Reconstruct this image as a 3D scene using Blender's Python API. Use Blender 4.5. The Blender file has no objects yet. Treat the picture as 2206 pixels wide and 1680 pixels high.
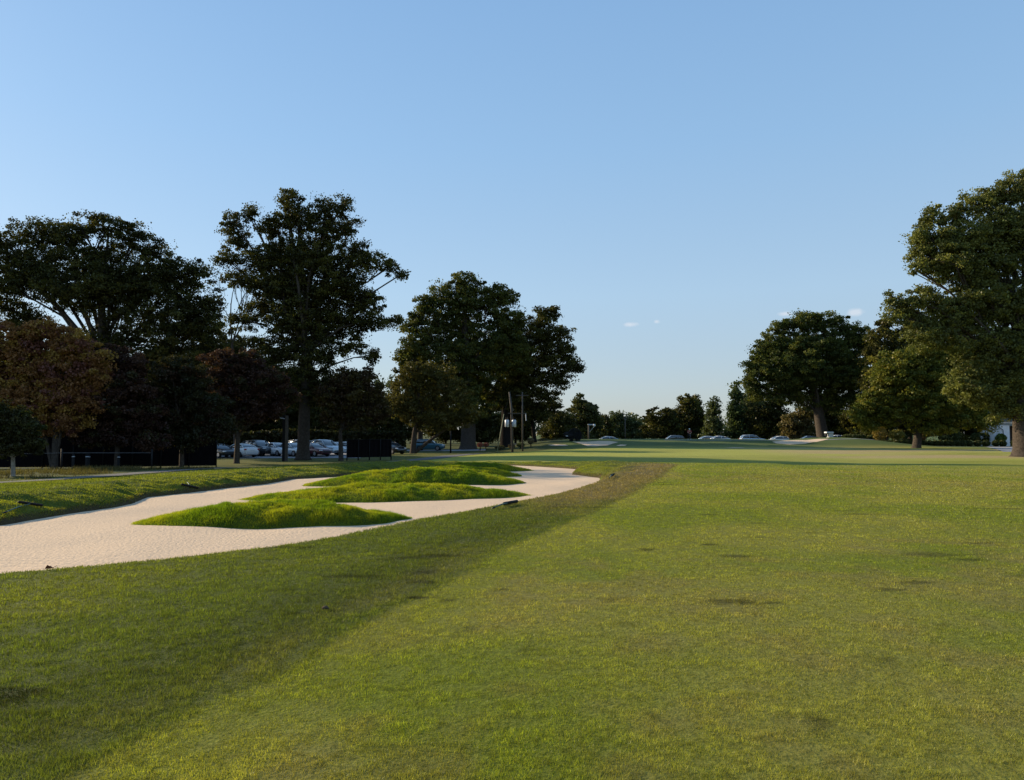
import bpy, math, random
import numpy as np
from mathutils import Vector
SC = bpy.context.scene
COL = SC.collection
rng = np.random.default_rng(7)
random.seed(7)
R = math.radians
# ------------------------------------------------------------------ camera, sky, sun, exposure
F = 745.0; EYE = 1.65; HZ = 433.3
PITCH = math.atan((HZ-390)/F)
cam = bpy.data.objects.new('camera', bpy.data.cameras.new('camera')); COL.objects.link(cam)
cam.data.sensor_width = 36; cam.data.lens = 36*F/1024
cam.location = (0, 0, EYE); cam.rotation_euler = (R(90)+PITCH, 0, 0)
cam.data.clip_start = .1; cam.data.clip_end = 20000
SC.camera = cam
SUN_AZ = R(-66)      # from +Y, negative = left
SUN_EL = R(21)
sun_dir = Vector((math.sin(SUN_AZ)*math.cos(SUN_EL), math.cos(SUN_AZ)*math.cos(SUN_EL), math.sin(SUN_EL)))
ld = bpy.data.lights.new('sun', 'SUN'); ld.energy = 5.0; ld.angle = R(.6); ld.color = (1, .82, .56)
lo = bpy.data.objects.new('sun', ld); COL.objects.link(lo)
lo.rotation_euler = (-sun_dir).to_track_quat('-Z', 'Y').to_euler(); lo.location = (-60, 10, 40)
SC.view_settings.view_transform = 'Standard'; SC.view_settings.look = 'None'
SC.view_settings.gamma = 1; SC.view_settings.exposure = 0.66
SC.cycles.max_bounces = 6; SC.cycles.transmission_bounces = 4; SC.cycles.diffuse_bounces = 2
SC.cycles.transparent_max_bounces = 4; SC.cycles.use_denoising = True

def pdir(px, py):
    f = Vector((0, math.cos(PITCH), math.sin(PITCH))); u = Vector((0, -math.sin(PITCH), math.cos(PITCH)))
    return f + Vector((1, 0, 0))*((px-512)/F) - u*((py-390)/F)
def at(px, py, d):
    v = pdir(px, py); t = d/v.y
    return np.array((v.x*t, d, EYE+v.z*t))
def atz(px, py, z):
    v = pdir(px, py); t = (z-EYE)/v.z
    return np.array((v.x*t, v.y*t, z))

w = bpy.data.worlds.new('World'); SC.world = w; w.use_nodes = True
nt = w.node_tree; nt.nodes.clear()
N = nt.nodes.new
sky = N('ShaderNodeTexSky'); sky.sky_type = 'NISHITA'; sky.sun_disc = False
sky.sun_elevation = SUN_EL; sky.sun_rotation = SUN_AZ
sky.air_density = 1.0; sky.dust_density = 0.6; sky.ozone_density = 2.2; sky.altitude = 200
bg = N('ShaderNodeBackground'); bg.inputs['Strength'].default_value = 0.127
out = N('ShaderNodeOutputWorld')
tc = N('ShaderNodeTexCoord')
nz = N('ShaderNodeTexNoise'); nz.inputs['Scale'].default_value = 55; nz.inputs['Detail'].default_value = 6; nz.inputs['Roughness'].default_value = .65
nt.links.new(tc.outputs['Generated'], nz.inputs['Vector'])
acc = None
for (cx, cy, rx, ry) in ((1357, 699, 20, 7), (1415, 693, 9, 6), (1843, 673, 24, 10), (1692, 676, 20, 7)):   # small puffs low in the sky
    v = pdir(cx*1024/2206, cy*1024/2206).normalized()
    s = N('ShaderNodeVectorMath'); s.operation = 'SUBTRACT'; s.inputs[1].default_value = v
    nt.links.new(tc.outputs['Generated'], s.inputs[0])
    m = N('ShaderNodeVectorMath'); m.operation = 'MULTIPLY'
    k = 2206/1024*F
    m.inputs[1].default_value = (k/rx*.75, k/rx*.75, k/ry*.75); nt.links.new(s.outputs[0], m.inputs[0])
    l = N('ShaderNodeVectorMath'); l.operation = 'LENGTH'; nt.links.new(m.outputs[0], l.inputs[0])
    r = N('ShaderNodeMath'); r.operation = 'SUBTRACT'; r.inputs[0].default_value = 1; r.use_clamp = True
    nt.links.new(l.outputs['Value'], r.inputs[1])
    if acc is None: acc = r
    else:
        a = N('ShaderNodeMath'); a.operation = 'MAXIMUM'; nt.links.new(acc.outputs[0], a.inputs[0]); nt.links.new(r.outputs[0], a.inputs[1]); acc = a
mul = N('ShaderNodeMath'); mul.operation = 'ADD'; nt.links.new(acc.outputs[0], mul.inputs[0]); nt.links.new(nz.outputs['Fac'], mul.inputs[1])
mr = N('ShaderNodeMapRange'); mr.inputs['From Min'].default_value = .88; mr.inputs['From Max'].default_value = 1.35; mr.inputs['To Max'].default_value = .36
nt.links.new(mul.outputs[0], mr.inputs['Value'])
gate = N('ShaderNodeMath'); gate.operation = 'GREATER_THAN'; gate.inputs[1].default_value = .001; nt.links.new(acc.outputs[0], gate.inputs[0])
g2 = N('ShaderNodeMath'); g2.operation = 'MULTIPLY'; nt.links.new(gate.outputs[0], g2.inputs[0]); nt.links.new(mr.outputs[0], g2.inputs[1])
sx3 = N('ShaderNodeSeparateXYZ'); nt.links.new(tc.outputs['Generated'], sx3.inputs[0])
rp = N('ShaderNodeValToRGB'); nt.links.new(sx3.outputs['Z'], rp.inputs[0])
el_ = rp.color_ramp.elements; el_[0].position = 0.0; el_[0].color = (1.95, 2.15, 2.35, 1); el_[1].position = .62; el_[1].color = (1.12, 2.18, 3.80, 1)
for p_, c_ in ((.06, (2.1, 2.5, 2.9, 1)), (.18, (2.1, 2.95, 3.8, 1)), (.36, (1.60, 2.70, 4.05, 1))): e_ = el_.new(p_); e_.color = c_
hs = N('ShaderNodeMix'); hs.data_type = 'RGBA'; hs.inputs[0].default_value = .75; nt.links.new(sky.outputs[0], hs.inputs[6]); nt.links.new(rp.outputs[0], hs.inputs[7])
mx = N('ShaderNodeMix'); mx.data_type = 'RGBA'; nt.links.new(g2.outputs[0], mx.inputs[0]); nt.links.new(hs.outputs[2], mx.inputs[6])
mx.inputs[7].default_value = (5.0, 4.75, 4.8, 1)
nt.links.new(mx.outputs[2], bg.inputs['Color']); nt.links.new(bg.outputs[0], out.inputs[0])

# ------------------------------------------------------------------ helpers
K = 1024/2206.0          # the sketch coordinates used below are of the 2206 px wide picture
S3 = 1/3.0
def vnoise(x, y, scale, seed=0):
    x = np.asarray(x, float)/scale+1000; y = np.asarray(y, float)/scale+1000
    xi = np.floor(x).astype(np.int64); yi = np.floor(y).astype(np.int64); xf = x-xi; yf = y-yi
    def hsh(a, b):
        n = (a*374761393 + b*668265263 + seed*1274126177) & 0xffffffff
        n = ((n ^ (n >> 13))*1274126177) & 0xffffffff
        return ((n ^ (n >> 16)) & 0xffff)/65535.0
    u = xf*xf*(3-2*xf); v = yf*yf*(3-2*yf)
    return (hsh(xi, yi)*(1-u)+hsh(xi+1, yi)*u)*(1-v)+(hsh(xi, yi+1)*(1-u)+hsh(xi+1, yi+1)*u)*v
def fbm(x, y, scale, seed=0, o=3):
    t = 0; a = 1; s = 0
    for i in range(o):
        t = t+a*vnoise(x, y, scale/2**i, seed+i*17); s += a; a *= .55
    return t/s
def sst(a, b, x):
    t = np.clip((x-a)/(b-a), 0, 1); return t*t*(3-2*t)

def node_mat(name, base=(.5, .5, .5), rough=.7, metal=0, spec=.3, attr=False, noise=None, bump=None, coat=0):
    m = bpy.data.materials.new(name); m.use_nodes = True
    n = m.node_tree; b = n.nodes['Principled BSDF']
    b.inputs['Base Color'].default_value = (*base, 1); b.inputs['Roughness'].default_value = rough
    b.inputs['Metallic'].default_value = metal; b.inputs['Specular IOR Level'].default_value = spec
    b.inputs['Coat Weight'].default_value = coat
    src = None
    t = n.nodes.new('ShaderNodeTexCoord')
    if attr:
        a = n.nodes.new('ShaderNodeAttribute'); a.attribute_name = 'Col'; src = a.outputs['Color']
    if noise:
        sc_, amt = noise
        z = n.nodes.new('ShaderNodeTexNoise'); z.inputs['Scale'].default_value = sc_; z.inputs['Detail'].default_value = 5
        n.links.new(t.outputs['Object'], z.inputs['Vector'])
        q = n.nodes.new('ShaderNodeMapRange'); q.inputs['From Min'].default_value = .3; q.inputs['From Max'].default_value = .7
        q.inputs['To Min'].default_value = 1-amt; q.inputs['To Max'].default_value = 1+amt
        n.links.new(z.outputs['Fac'], q.inputs['Value'])
        v = n.nodes.new('ShaderNodeVectorMath'); v.operation = 'SCALE'
        if src is None:
            c = n.nodes.new('ShaderNodeRGB'); c.outputs[0].default_value = (*base, 1); src = c.outputs[0]
        n.links.new(src, v.inputs[0]); n.links.new(q.outputs[0], v.inputs['Scale']); src = v.outputs[0]
    if src is not None: n.links.new(src, b.inputs['Base Color'])
    if bump:
        sc_, st, dist = bump
        z = n.nodes.new('ShaderNodeTexNoise'); z.inputs['Scale'].default_value = sc_; z.inputs['Detail'].default_value = 4
        n.links.new(t.outputs['Object'], z.inputs['Vector'])
        bp = n.nodes.new('ShaderNodeBump'); bp.inputs['Strength'].default_value = st; bp.inputs['Distance'].default_value = dist
        n.links.new(z.outputs['Fac'], bp.inputs['Height']); n.links.new(bp.outputs[0], b.inputs['Normal'])
    return m
def leaf_mat(name, trans=.3, gloss=.04, tint=(1.15, 1.2, .6)):
    m = bpy.data.materials.new(name); m.use_nodes = True; n = m.node_tree; n.nodes.clear()
    o = n.nodes.new('ShaderNodeOutputMaterial'); a = n.nodes.new('ShaderNodeAttribute'); a.attribute_name = 'Col'
    d = n.nodes.new('ShaderNodeBsdfDiffuse'); tr = n.nodes.new('ShaderNodeBsdfTranslucent'); g = n.nodes.new('ShaderNodeBsdfGlossy')
    g.inputs['Roughness'].default_value = .4; g.inputs['Color'].default_value = (.8, .8, .8, 1)
    v = n.nodes.new('ShaderNodeVectorMath'); v.operation = 'MULTIPLY'; v.inputs[1].default_value = tint
    n.links.new(a.outputs['Color'], v.inputs[0]); n.links.new(a.outputs['Color'], d.inputs['Color']); n.links.new(v.outputs[0], tr.inputs['Color'])
    x = n.nodes.new('ShaderNodeMixShader'); x.inputs[0].default_value = trans; n.links.new(d.outputs[0], x.inputs[1]); n.links.new(tr.outputs[0], x.inputs[2])
    y = n.nodes.new('ShaderNodeMixShader'); y.inputs[0].default_value = gloss; n.links.new(x.outputs[0], y.inputs[1]); n.links.new(g.outputs[0], y.inputs[2])
    n.links.new(y.outputs[0], o.inputs[0]); return m

def tag(o, label=None, cat=None, group=None, kind=None):
    if label: o['label'] = label
    if cat: o['category'] = cat
    if group: o['group'] = group
    if kind: o['kind'] = kind
    return o
def empty(name, loc, label, cat, group=None, rz=0):
    o = bpy.data.objects.new(name, None); COL.objects.link(o); o.location = [float(c) for c in loc]; o.rotation_euler = (0, 0, rz)
    o.empty_display_size = .3
    return tag(o, label, cat, group)
def mk(name, V, Fa, mat, parent=None, col=None, smooth=False, local=False):
    """one mesh object from numpy arrays; V in world space (moved into the parent's space unless local)"""
    V = np.asarray(V, np.float32).reshape(-1, 3)
    if parent is not None and not local: V = V-np.array(parent.location, np.float32)
    me = bpy.data.meshes.new(name)
    if isinstance(Fa, np.ndarray):
        k = Fa.shape[1]; n = len(Fa)
        me.vertices.add(len(V)); me.vertices.foreach_set('co', V.ravel())
        me.loops.add(n*k); me.loops.foreach_set('vertex_index', Fa.astype(np.int32).ravel())
        me.polygons.add(n); me.polygons.foreach_set('loop_start', np.arange(0, n*k, k, dtype=np.int32))
        me.update(calc_edges=True)
    else:
        me.from_pydata(V.tolist(), [], Fa); me.update()
    if col is not None:
        c = np.ones((len(V), 4), np.float32); c[:, :3] = col
        at_ = me.color_attributes.new('Col', 'FLOAT_COLOR', 'POINT'); at_.data.foreach_set('color', c.ravel())
    if smooth: me.polygons.foreach_set('use_smooth', np.ones(len(me.polygons), bool))
    me.materials.append(mat)
    o = bpy.data.objects.new(name, me); COL.objects.link(o)
    if parent is not None: o.parent = parent
    return o
class MB:
    def __init__(s): s.V = []; s.F = []
    def add(s, V, Fa):
        b = len(s.V); s.V += [tuple(float(c) for c in v) for v in V]; s.F += [tuple(i+b for i in f) for f in Fa]; return s
    def box(s, c, size, rz=0, bev=0):
        x, y, z = [q/2 for q in size]; V = []
        ca, sa = math.cos(rz), math.sin(rz)
        if bev <= 0:
            for k in (-z, z):
                for (i, j) in ((-x, -y), (x, -y), (x, y), (-x, y)): V.append((i, j, k))
            Fs = [(0, 3, 2, 1), (4, 5, 6, 7), (0, 1, 5, 4), (1, 2, 6, 5), (2, 3, 7, 6), (3, 0, 4, 7)]
        else:
            b = bev
            ring = [(-x+b, -y), (x-b, -y), (x, -y+b), (x, y-b), (x-b, y), (-x+b, y), (-x, y-b), (-x, -y+b)]
            sc = lambda f: [(i*f[0], j*f[1]) for i, j in ring]
            f = ((x-b)/x, (y-b)/y)
            for k, rr in ((-z, sc(f)), (-z+b, ring), (z-b, ring), (z, sc(f))): V += [(i, j, k) for i, j in rr]
            Fs = [tuple(range(7, -1, -1)), tuple(range(24, 32))]
            for L in range(3):
                for i in range(8): j = (i+1) % 8; Fs.append((L*8+i, L*8+j, L*8+8+j, L*8+8+i))
        V = [(c[0]+i*ca-j*sa, c[1]+i*sa+j*ca, c[2]+k) for i, j, k in V]
        return s.add(V, Fs)
    def tube(s, pts, rad, n=8, cap=True):
        V, Fs = tube(pts, rad, n, cap); return s.add(V, Fs)
    def disc(s, c, axis, r, th, n=18, ri=0):
        a = Vector(axis).normalized(); c = Vector(c); p = c-a*th/2; q = c+a*th/2
        return s.tube([p, q], [r, r], n)
    def build(s, name, mat, parent=None, smooth=False, local=False):
        return mk(name, np.array(s.V), s.F, mat, parent, None, smooth, local)
def tube(pts, rad, n=7, cap=True):
    P = [Vector([float(c) for c in p]) for p in pts]; V = []; Fs = []
    ref = None
    for i, p in enumerate(P):
        t = (P[min(i+1, len(P)-1)]-P[max(i-1, 0)]).normalized()
        if ref is None:
            ref = Vector((1, 0, 0)) if abs(t.x) < .8 else Vector((0, 1, 0))
        a = (ref-t*ref.dot(t)).normalized(); ref = a; b = t.cross(a)
        for k in range(n):
            th = 2*math.pi*k/n; V.append(tuple(p+(a*math.cos(th)+b*math.sin(th))*rad[i]))
    for i in range(len(P)-1):
        for k in range(n):
            k2 = (k+1) % n; Fs.append((i*n+k, i*n+k2, (i+1)*n+k2, (i+1)*n+k))
    if cap: Fs.append(tuple(range(n-1, -1, -1))); Fs.append(tuple((len(P)-1)*n+k for k in range(n)))
    return V, Fs

# ------------------------------------------------------------------ terrain
def poly_sd(x, y, P, closed=True):
    """signed distance (negative inside) and index of nearest segment"""
    P = np.asarray(P, float)[:, :2]; n = len(P)
    best = np.full(x.shape, 1e9); idx = np.zeros(x.shape, int); ins = np.zeros(x.shape, bool)
    for i in range(n if closed else n-1):
        a = P[i]; b = P[(i+1) % n]; e = b-a; L = (e**2).sum()+1e-12
        t = np.clip(((x-a[0])*e[0]+(y-a[1])*e[1])/L, 0, 1)
        d = (x-a[0]-t*e[0])**2+(y-a[1]-t*e[1])**2
        m = d < best; best[m] = d[m]; idx[m] = i
        c = (a[1] > y) != (b[1] > y)
        with np.errstate(divide='ignore', invalid='ignore'):
            ins ^= c & (x < e[0]*(y-a[1])/(e[1] if e[1] else 1e-12)+a[0])
    best = np.sqrt(best)
    return (np.where(ins, -best, best) if closed else best), idx
ZS0 = -.45
def zs(y): return ZS0+.15*sst(20, 44, y)
def on_sand(px, py):
    z = ZS0
    for _ in range(8): p = atz(px, py, z); z = float(zs(p[1]))
    return p[:2]
near_px = [(0, 572), (93, 564), (186, 555), (278.5, 544), (330, 536), (371, 528), (415, 519), (464, 510.6), (520, 500.4), (557, 493), (589.5, 484), (601, 479.3)]
far_px = [(600, 478), (588, 476.5), (572, 474.5), (574, 471.5), (580, 469.5), (557, 467.8), (530, 466.2), (505, 465.1), (470, 466.5), (423, 470), (387, 471.7), (335, 477), (293, 479.3), (265, 484.3), (222, 488.7), (207, 490.7), (180, 494), (147, 497.3), (131, 504), (109, 508.3), (76, 512.7), (44, 518), (11, 523.7), (0, 525.7)]
NEAR = [tuple(atz(px, py, 0)[:2]) for px, py in near_px]
FAR = [tuple(on_sand(px, py)) for px, py in far_px]
LEFTC = [(-15, 16.4), (-18, 14.5), (-18.5, 11), (-15, 8.6), (-10, 8.0)]
BUNK = NEAR+FAR+LEFTC
nN = len(NEAR)
FARLINE = FAR+LEFTC[:3]; NEARLINE = LEFTC[3:]+NEAR
PATHC = np.array([(-26, 18), (-21.5, 27), (-19.6, 36), (-17.5, 46), (-13.5, 60), (-9, 76), (-4, 92), (2, 104), (9, 112)])
skyl = np.array([(300, 452, -1.0)]*1, float)
RC = np.array([(1350, -.95), (1500, -.75), (1600, .1), (1640, .42), (1700, .62), (1780, .70), (1900, .68), (2000, .72), (2200, .70), (2300, .66), (2400, .58), (2440, .80), (2480, .93), (2530, 1.0), (2580, .82), (2620, .5), (2680, .05), (2740, -.35), (2900, -.5)])
def ridge(x, y):
    sx = (x/122.0*F+512)*3
    zc = np.interp(sx, RC[:, 0], RC[:, 1])
    return zc
def base_h(x, y):
    # how far left of the path (positive = right of it)
    xi = np.interp(y, PATHC[:, 1], PATHC[:, 0])
    side = x-xi
    low = -(1.0+.4*sst(85, 112, y))*(1-sst(-3, 13, side))*sst(10, 34, y)
    fall = -1.12*sst(39, 55, y+.10*x)+.37*sst(73, 88, y)
    h = np.minimum(low, fall)*.55+np.maximum(low, fall)*.45
    h = np.where(y > 5, h, 0)
    h = h+.10*(fbm(x, y, 14, 3)-.5)*sst(15, 40, y)+.03*(fbm(x, y, 3.5, 5)-.5)
    zc = ridge(x, y)
    up = sst(103, 122, y)
    dn = sst(126, 140, y)
    hz = h+(zc-h)*up*(1-dn)+(-.42-h)*dn
    hz = hz+.10*(fbm(x, y, 9, 8, 2)-.5)*up*(1-dn)
    far = sst(180, 600, y)
    return hz+far*.0
def ground_h(x, y, under=True):
    x = np.asarray(x, float); y = np.asarray(y, float)
    h = base_h(x, y)
    m = (x > -30) & (x < 14) & (y > 3) & (y < 56)
    if m.any():
        xx = x[m]; yy = y[m]
        sd, _ = poly_sd(xx, yy, BUNK)
        dn, _ = poly_sd(xx, yy, NEARLINE, False); df, _ = poly_sd(xx, yy, FARLINE, False)
        wf = np.clip((dn-df)/(dn+df+1e-6)*2.2+.5, 0, 1)
        bw = .10+wf*(2.1+.5*vnoise(xx, yy, 3, 9))
        z0 = zs(yy)
        hb = h[m]
        t = np.clip(sd/bw, 0, 1); prof = 1-(1-t)**2.2
        outv = z0+(hb-z0)*prof
        lip = .12*np.exp(-((sd-.25)/.25)**2)*wf*(sd > 0)
        inv = z0-.5*sst(0, .35, -sd)
        edge = sst(.0, .12, sd)*.09*wf+wf*sst(.1, .5, sd)*(1-sst(1.6, 2.8, sd))*(.26*(fbm(xx*.8+yy*.5, yy*1.6-xx*.4, .8, 91, 2)-.45))
        hb = np.where(sd > 0, outv+edge, inv)
        h = h.copy(); h[m] = hb
    return h
def gh(x, y): return float(ground_h(np.array([x]), np.array([y]))[0])

# fairway / rough line
edge_px = [(40, 800), (65, 780), (118, 749), (167, 726), (216, 702), (275, 683), (306, 667), (344, 637), (393, 612), (448, 583), (479, 568), (501, 548), (539, 535), (569, 524), (599, 510), (630, 495), (669, 473)]
E = [tuple(atz(px, py, 0)[:2]) for px, py in edge_px]
ROUGH = [(-4.2, 0.0), (-3.0, 2.4)]+E+[(8.5, 38), (6, 46), (-2, 55), (-40, 70), (-80, 40), (-40, -5)]
DIV = []
for (a_, b_, ra, rb, dk) in ((900, 1287, .11, .07, .7), (967, 1292, .11, .05, .65), (1393, 1184, .14, .12, .6), (1530, 1172, .10, .10, .65), (1570, 1295, .30, .09, .5), (1757, 1555, .10, .035, .65), (2025, 1345, .12, .06, .5), (2000, 1195, .35, .25, .35), (40, 1493, .30, .09, .7), (5, 1512, .2, .08, .6), (1087, 1270, .06, .04, .6), (1010, 1352, .12, .05, .4), (860, 1487, .10, .03, .5), (1320, 1290, .2, .06, .35), (1640, 1300, .25, .06, .4), (1150, 1400, .12, .04, .4), (1900, 1420, .12, .05, .4)):
    p_ = atz(a_*K, b_*K, 0); DIV.append((p_[0], p_[1], ra, rb, dk))
def turf_color(x, y, h=None):
    sd, _ = poly_sd(x, y, ROUGH)
    sd = sd+.22*(fbm(x, y, 1.1, 31)-.5)
    rough = 1-sst(-.10, .12, sd)
    c_f = np.array((.184, .182, .034)); c_f2 = np.array((.136, .158, .018)); c_dry = np.array((.180, .146, .050))
    c_r = np.array((.074, .094, .014)); c_r2 = np.array((.108, .121, .017)); c_b = np.array((.150, .117, .056))
    n1 = fbm(x, y, 2.4, 1)[:, None]; n2 = fbm(x, y, .55, 2)[:, None]; n3 = fbm(x*.5, y, 7, 4)[:, None]
    cf = c_f+(c_f2-c_f)*np.clip((n1-.42)*4, 0, 1)
    cf = cf+(c_dry-cf)*np.clip((n2*.5+n3*.7-.64)*4, 0, .45)
    cr = c_r+(c_r2-c_r)*np.clip((n1-.45)*4, 0, 1)
    # dry brown band beside the bunker's far half, wear along the mown edge
    bx = sst(14, 21, y)*(1-sst(36, 42, y))*np.exp(-((sd+1.1)/1.25)**2)
    cr = cr+(c_b-cr)*np.clip(bx[:, None]*1.1*(.55+n2), 0, .95)
    wear = np.exp(-((sd+.35)/.3)**2)*np.clip((fbm(x, y, 2.2, 12)-.42)*4, 0, 1)
    cr = cr+(c_b-cr)*np.clip(wear[:, None]*.25, 0, .25)
    # darker mown stripe just inside the rough
    st = np.exp(-((sd+.9)/.55)**4)*(1-sst(12, 20, y))
    cr = cr*(1-.20*st[:, None])
    fe = np.exp(-((sd-.25)/.35)**2)[:, None]*(1-sst(9, 16, y))[:, None]
    cf = cf+(np.array((.135, .150, .014))-cf)*fe*.6
    c = cf+(cr-cf)*rough[:, None]
    spots = np.clip((fbm(x*.8, y*2.2, .8, 77, 2)-.80)*12, 0, 1)[:, None]
    c = c*(1-.5*spots)
    # far fairway: straw tint in patches
    far = sst(45, 70, y)[:, None]
    straw = np.clip((fbm(x*.35, y, 6, 21)-.38)*3, 0, 1)[:, None]
    c = c+(np.array((.290, .290, .062))-c)*far*(.45+.5*straw)*(1-rough[:, None])
    pr = (sst(24, 36, x)*sst(60, 72, y)*(1-sst(100, 112, y)))[:, None]
    c = c+(np.array((.33, .25, .13))-c)*pr*np.clip((fbm(x*.3, y, 5, 25)[:, None]-.35)*3.5, 0, .85)
    grn = (sst(102, 112, y))[:, None]
    c = c+(np.array((.050, .080, .030))-c)*grn*.85
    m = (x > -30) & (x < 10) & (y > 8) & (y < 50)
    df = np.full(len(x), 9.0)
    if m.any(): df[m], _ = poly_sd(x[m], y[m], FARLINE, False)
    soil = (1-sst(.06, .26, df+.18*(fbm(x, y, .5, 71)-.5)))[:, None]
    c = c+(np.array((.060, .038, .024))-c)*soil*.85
    for (qx, qy, ra, rb, dk) in DIV:
        e_ = ((x-qx)/ra)**2+((y-qy)/rb)**2+.9*(vnoise(x, y, .09, 5)-.5); c = c*(1-dk*(1-sst(.5, 1.1, e_))[:, None])
    # left of the path: dusty grass
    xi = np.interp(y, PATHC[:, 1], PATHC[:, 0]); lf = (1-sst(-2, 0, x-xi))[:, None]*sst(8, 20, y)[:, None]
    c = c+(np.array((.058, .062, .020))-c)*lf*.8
    return np.clip(c, .004, 1), rough

def axis(spans):
    v = [spans[0][0]]
    for a, b, s in spans:
        n = max(1, int(round((b-a)/s))); v += list(a+(b-a)*np.arange(1, n+1)/n)
    return np.array(v)
gx = axis([(-3000, -800, 400), (-800, -200, 75), (-200, -60, 7), (-60, -24, 1.2), (-24, -19, .35), (-19, 9, .125), (9, 30, .6), (30, 110, 1.6), (110, 300, 12), (300, 800, 75), (800, 3000, 400)])
gy = axis([(-300, -20, 40), (-20, 2, 2), (2, 7, .3), (7, 31, .125), (31, 50, .22), (50, 75, .8), (75, 150, .9), (150, 300, 10), (300, 900, 75), (900, 4000, 450)])
X, Y = np.meshgrid(gx, gy); nx, ny = len(gx), len(gy)
xs, ys = X.ravel(), Y.ravel()
zsurf = ground_h(xs, ys)
gc, _ = turf_color(xs, ys)
gc = gc*(.82+.18*sst(14, 34, np.hypot(xs, ys)))[:, None]   # thatch, darkened for contrast between the blades, which stand on it as geometry
V = np.stack([xs, ys, zsurf], 1)
ii = (np.arange(ny-1)[:, None]*nx+np.arange(nx-1)[None]).ravel()
Fg = np.stack([ii, ii+1, ii+1+nx, ii+nx], 1)
M_turf = node_mat('turf', attr=True, rough=.9, spec=.1, noise=(14, .28), bump=(30, .4, .04))
tag(mk('ground', V, Fg, M_turf, None, gc, True), 'mown golf course turf with rough and fairway', None, None, 'structure')

# sand
M_sand = node_mat('sand', base=(.59, .445, .312), rough=.95, spec=.05, noise=(9, .07))
n = M_sand.node_tree
b = n.nodes['Principled BSDF']; t = n.nodes.new('ShaderNodeTexCoord')
wv = n.nodes.new('ShaderNodeTexWave'); wv.wave_type = 'RINGS'; wv.rings_direction = 'Z'; wv.inputs['Scale'].default_value = 5.5; wv.inputs['Distortion'].default_value = 9; wv.inputs['Detail'].default_value = 3; wv.inputs['Detail Scale'].default_value = .35
wv.inputs['Scale'].default_value = 1.5; wv.inputs['Distortion'].default_value = 14; wv.inputs['Detail Scale'].default_value = .12
mp = n.nodes.new('ShaderNodeMapping'); mp.inputs['Location'].default_value = (8.5, -6, 0); n.links.new(t.outputs['Object'], mp.inputs['Vector']); n.links.new(mp.outputs[0], wv.inputs['Vector'])
zz = n.nodes.new('ShaderNodeTexNoise'); zz.inputs['Scale'].default_value = 16; zz.inputs['Detail'].default_value = 5; n.links.new(t.outputs['Object'], zz.inputs['Vector'])
ad = n.nodes.new('ShaderNodeMath'); ad.operation = 'MULTIPLY_ADD'; ad.inputs[1].default_value = .3; n.links.new(wv.outputs['Fac'], ad.inputs[0]); n.links.new(zz.outputs['Fac'], ad.inputs[2])
bp = n.nodes.new('ShaderNodeBump'); bp.inputs['Strength'].default_value = .75; bp.inputs['Distance'].default_value = .04
n.links.new(ad.outputs[0], bp.inputs['Height']); n.links.new(bp.outputs[0], b.inputs['Normal'])
sx = axis([(-20, 7, .15)]); sy = axis([(7, 50, .15)])
X, Y = np.meshgrid(sx, sy); xs, ys = X.ravel(), Y.ravel()
sdn, _ = poly_sd(xs, ys, BUNK)
zz_ = zs(ys)+.16*(fbm(xs, ys, 2.8, 41, 2)-.5)*sst(0, 1.2, -sdn)+.012*(fbm(xs, ys, .45, 43)-.5)
V = np.stack([xs, ys, zz_], 1)
ii = (np.arange(len(sy)-1)[:, None]*len(sx)+np.arange(len(sx)-1)[None]).ravel()
Fs_ = np.stack([ii, ii+1, ii+1+len(sx), ii+len(sx)], 1)
keep = (sdn[Fs_] < .18).all(1)
Fs_ = Fs_[keep]; used = np.unique(Fs_); re = np.zeros(len(V), int); re[used] = np.arange(len(used))
tag(mk('bunker_sand', V[used], re[Fs_], M_sand, None, None, True), 'raked pale sand of the long near bunker', None, None, 'structure')

def drape(name, P, mat, lift, label, kind='structure', res=.5, bowl=0):
    P = np.array(P); x0, y0 = P.min(0)-.1; x1, y1 = P.max(0)+.1
    ax = np.arange(x0, x1+res, res); ay = np.arange(y0, y1+res, res)
    X, Y = np.meshgrid(ax, ay); x, y = X.ravel(), Y.ravel(); sd, ix = poly_sd(x, y, P)
    # pull the outer ring of vertices onto the outline so that the edge is smooth
    out = (sd > 0)
    Q = np.roll(P, -1, 0)
    a = P[ix]; e = Q[ix]-a; tt = np.clip(((x-a[:, 0])*e[:, 0]+(y-a[:, 1])*e[:, 1])/(e**2).sum(1), 0, 1)
    x2 = np.where(out, a[:, 0]+tt*e[:, 0], x); y2 = np.where(out, a[:, 1]+tt*e[:, 1], y)
    nx_ = len(ax); ii = (np.arange(len(ay)-1)[:, None]*nx_+np.arange(nx_-1)[None]).ravel()
    Fq = np.stack([ii, ii+1, ii+1+nx_, ii+nx_], 1); keep = (sd[Fq] < 0).any(1); Fq = Fq[keep]
    z = ground_h(x2, y2)+lift-bowl*sst(0, 1.2, -sd)
    us = np.unique(Fq); re = np.zeros(len(x), int); re[us] = np.arange(len(us))
    return tag(mk(name, np.stack([x2, y2, z], 1)[us], re[Fq], mat, None, None, True), label, None, None, kind)
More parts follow.
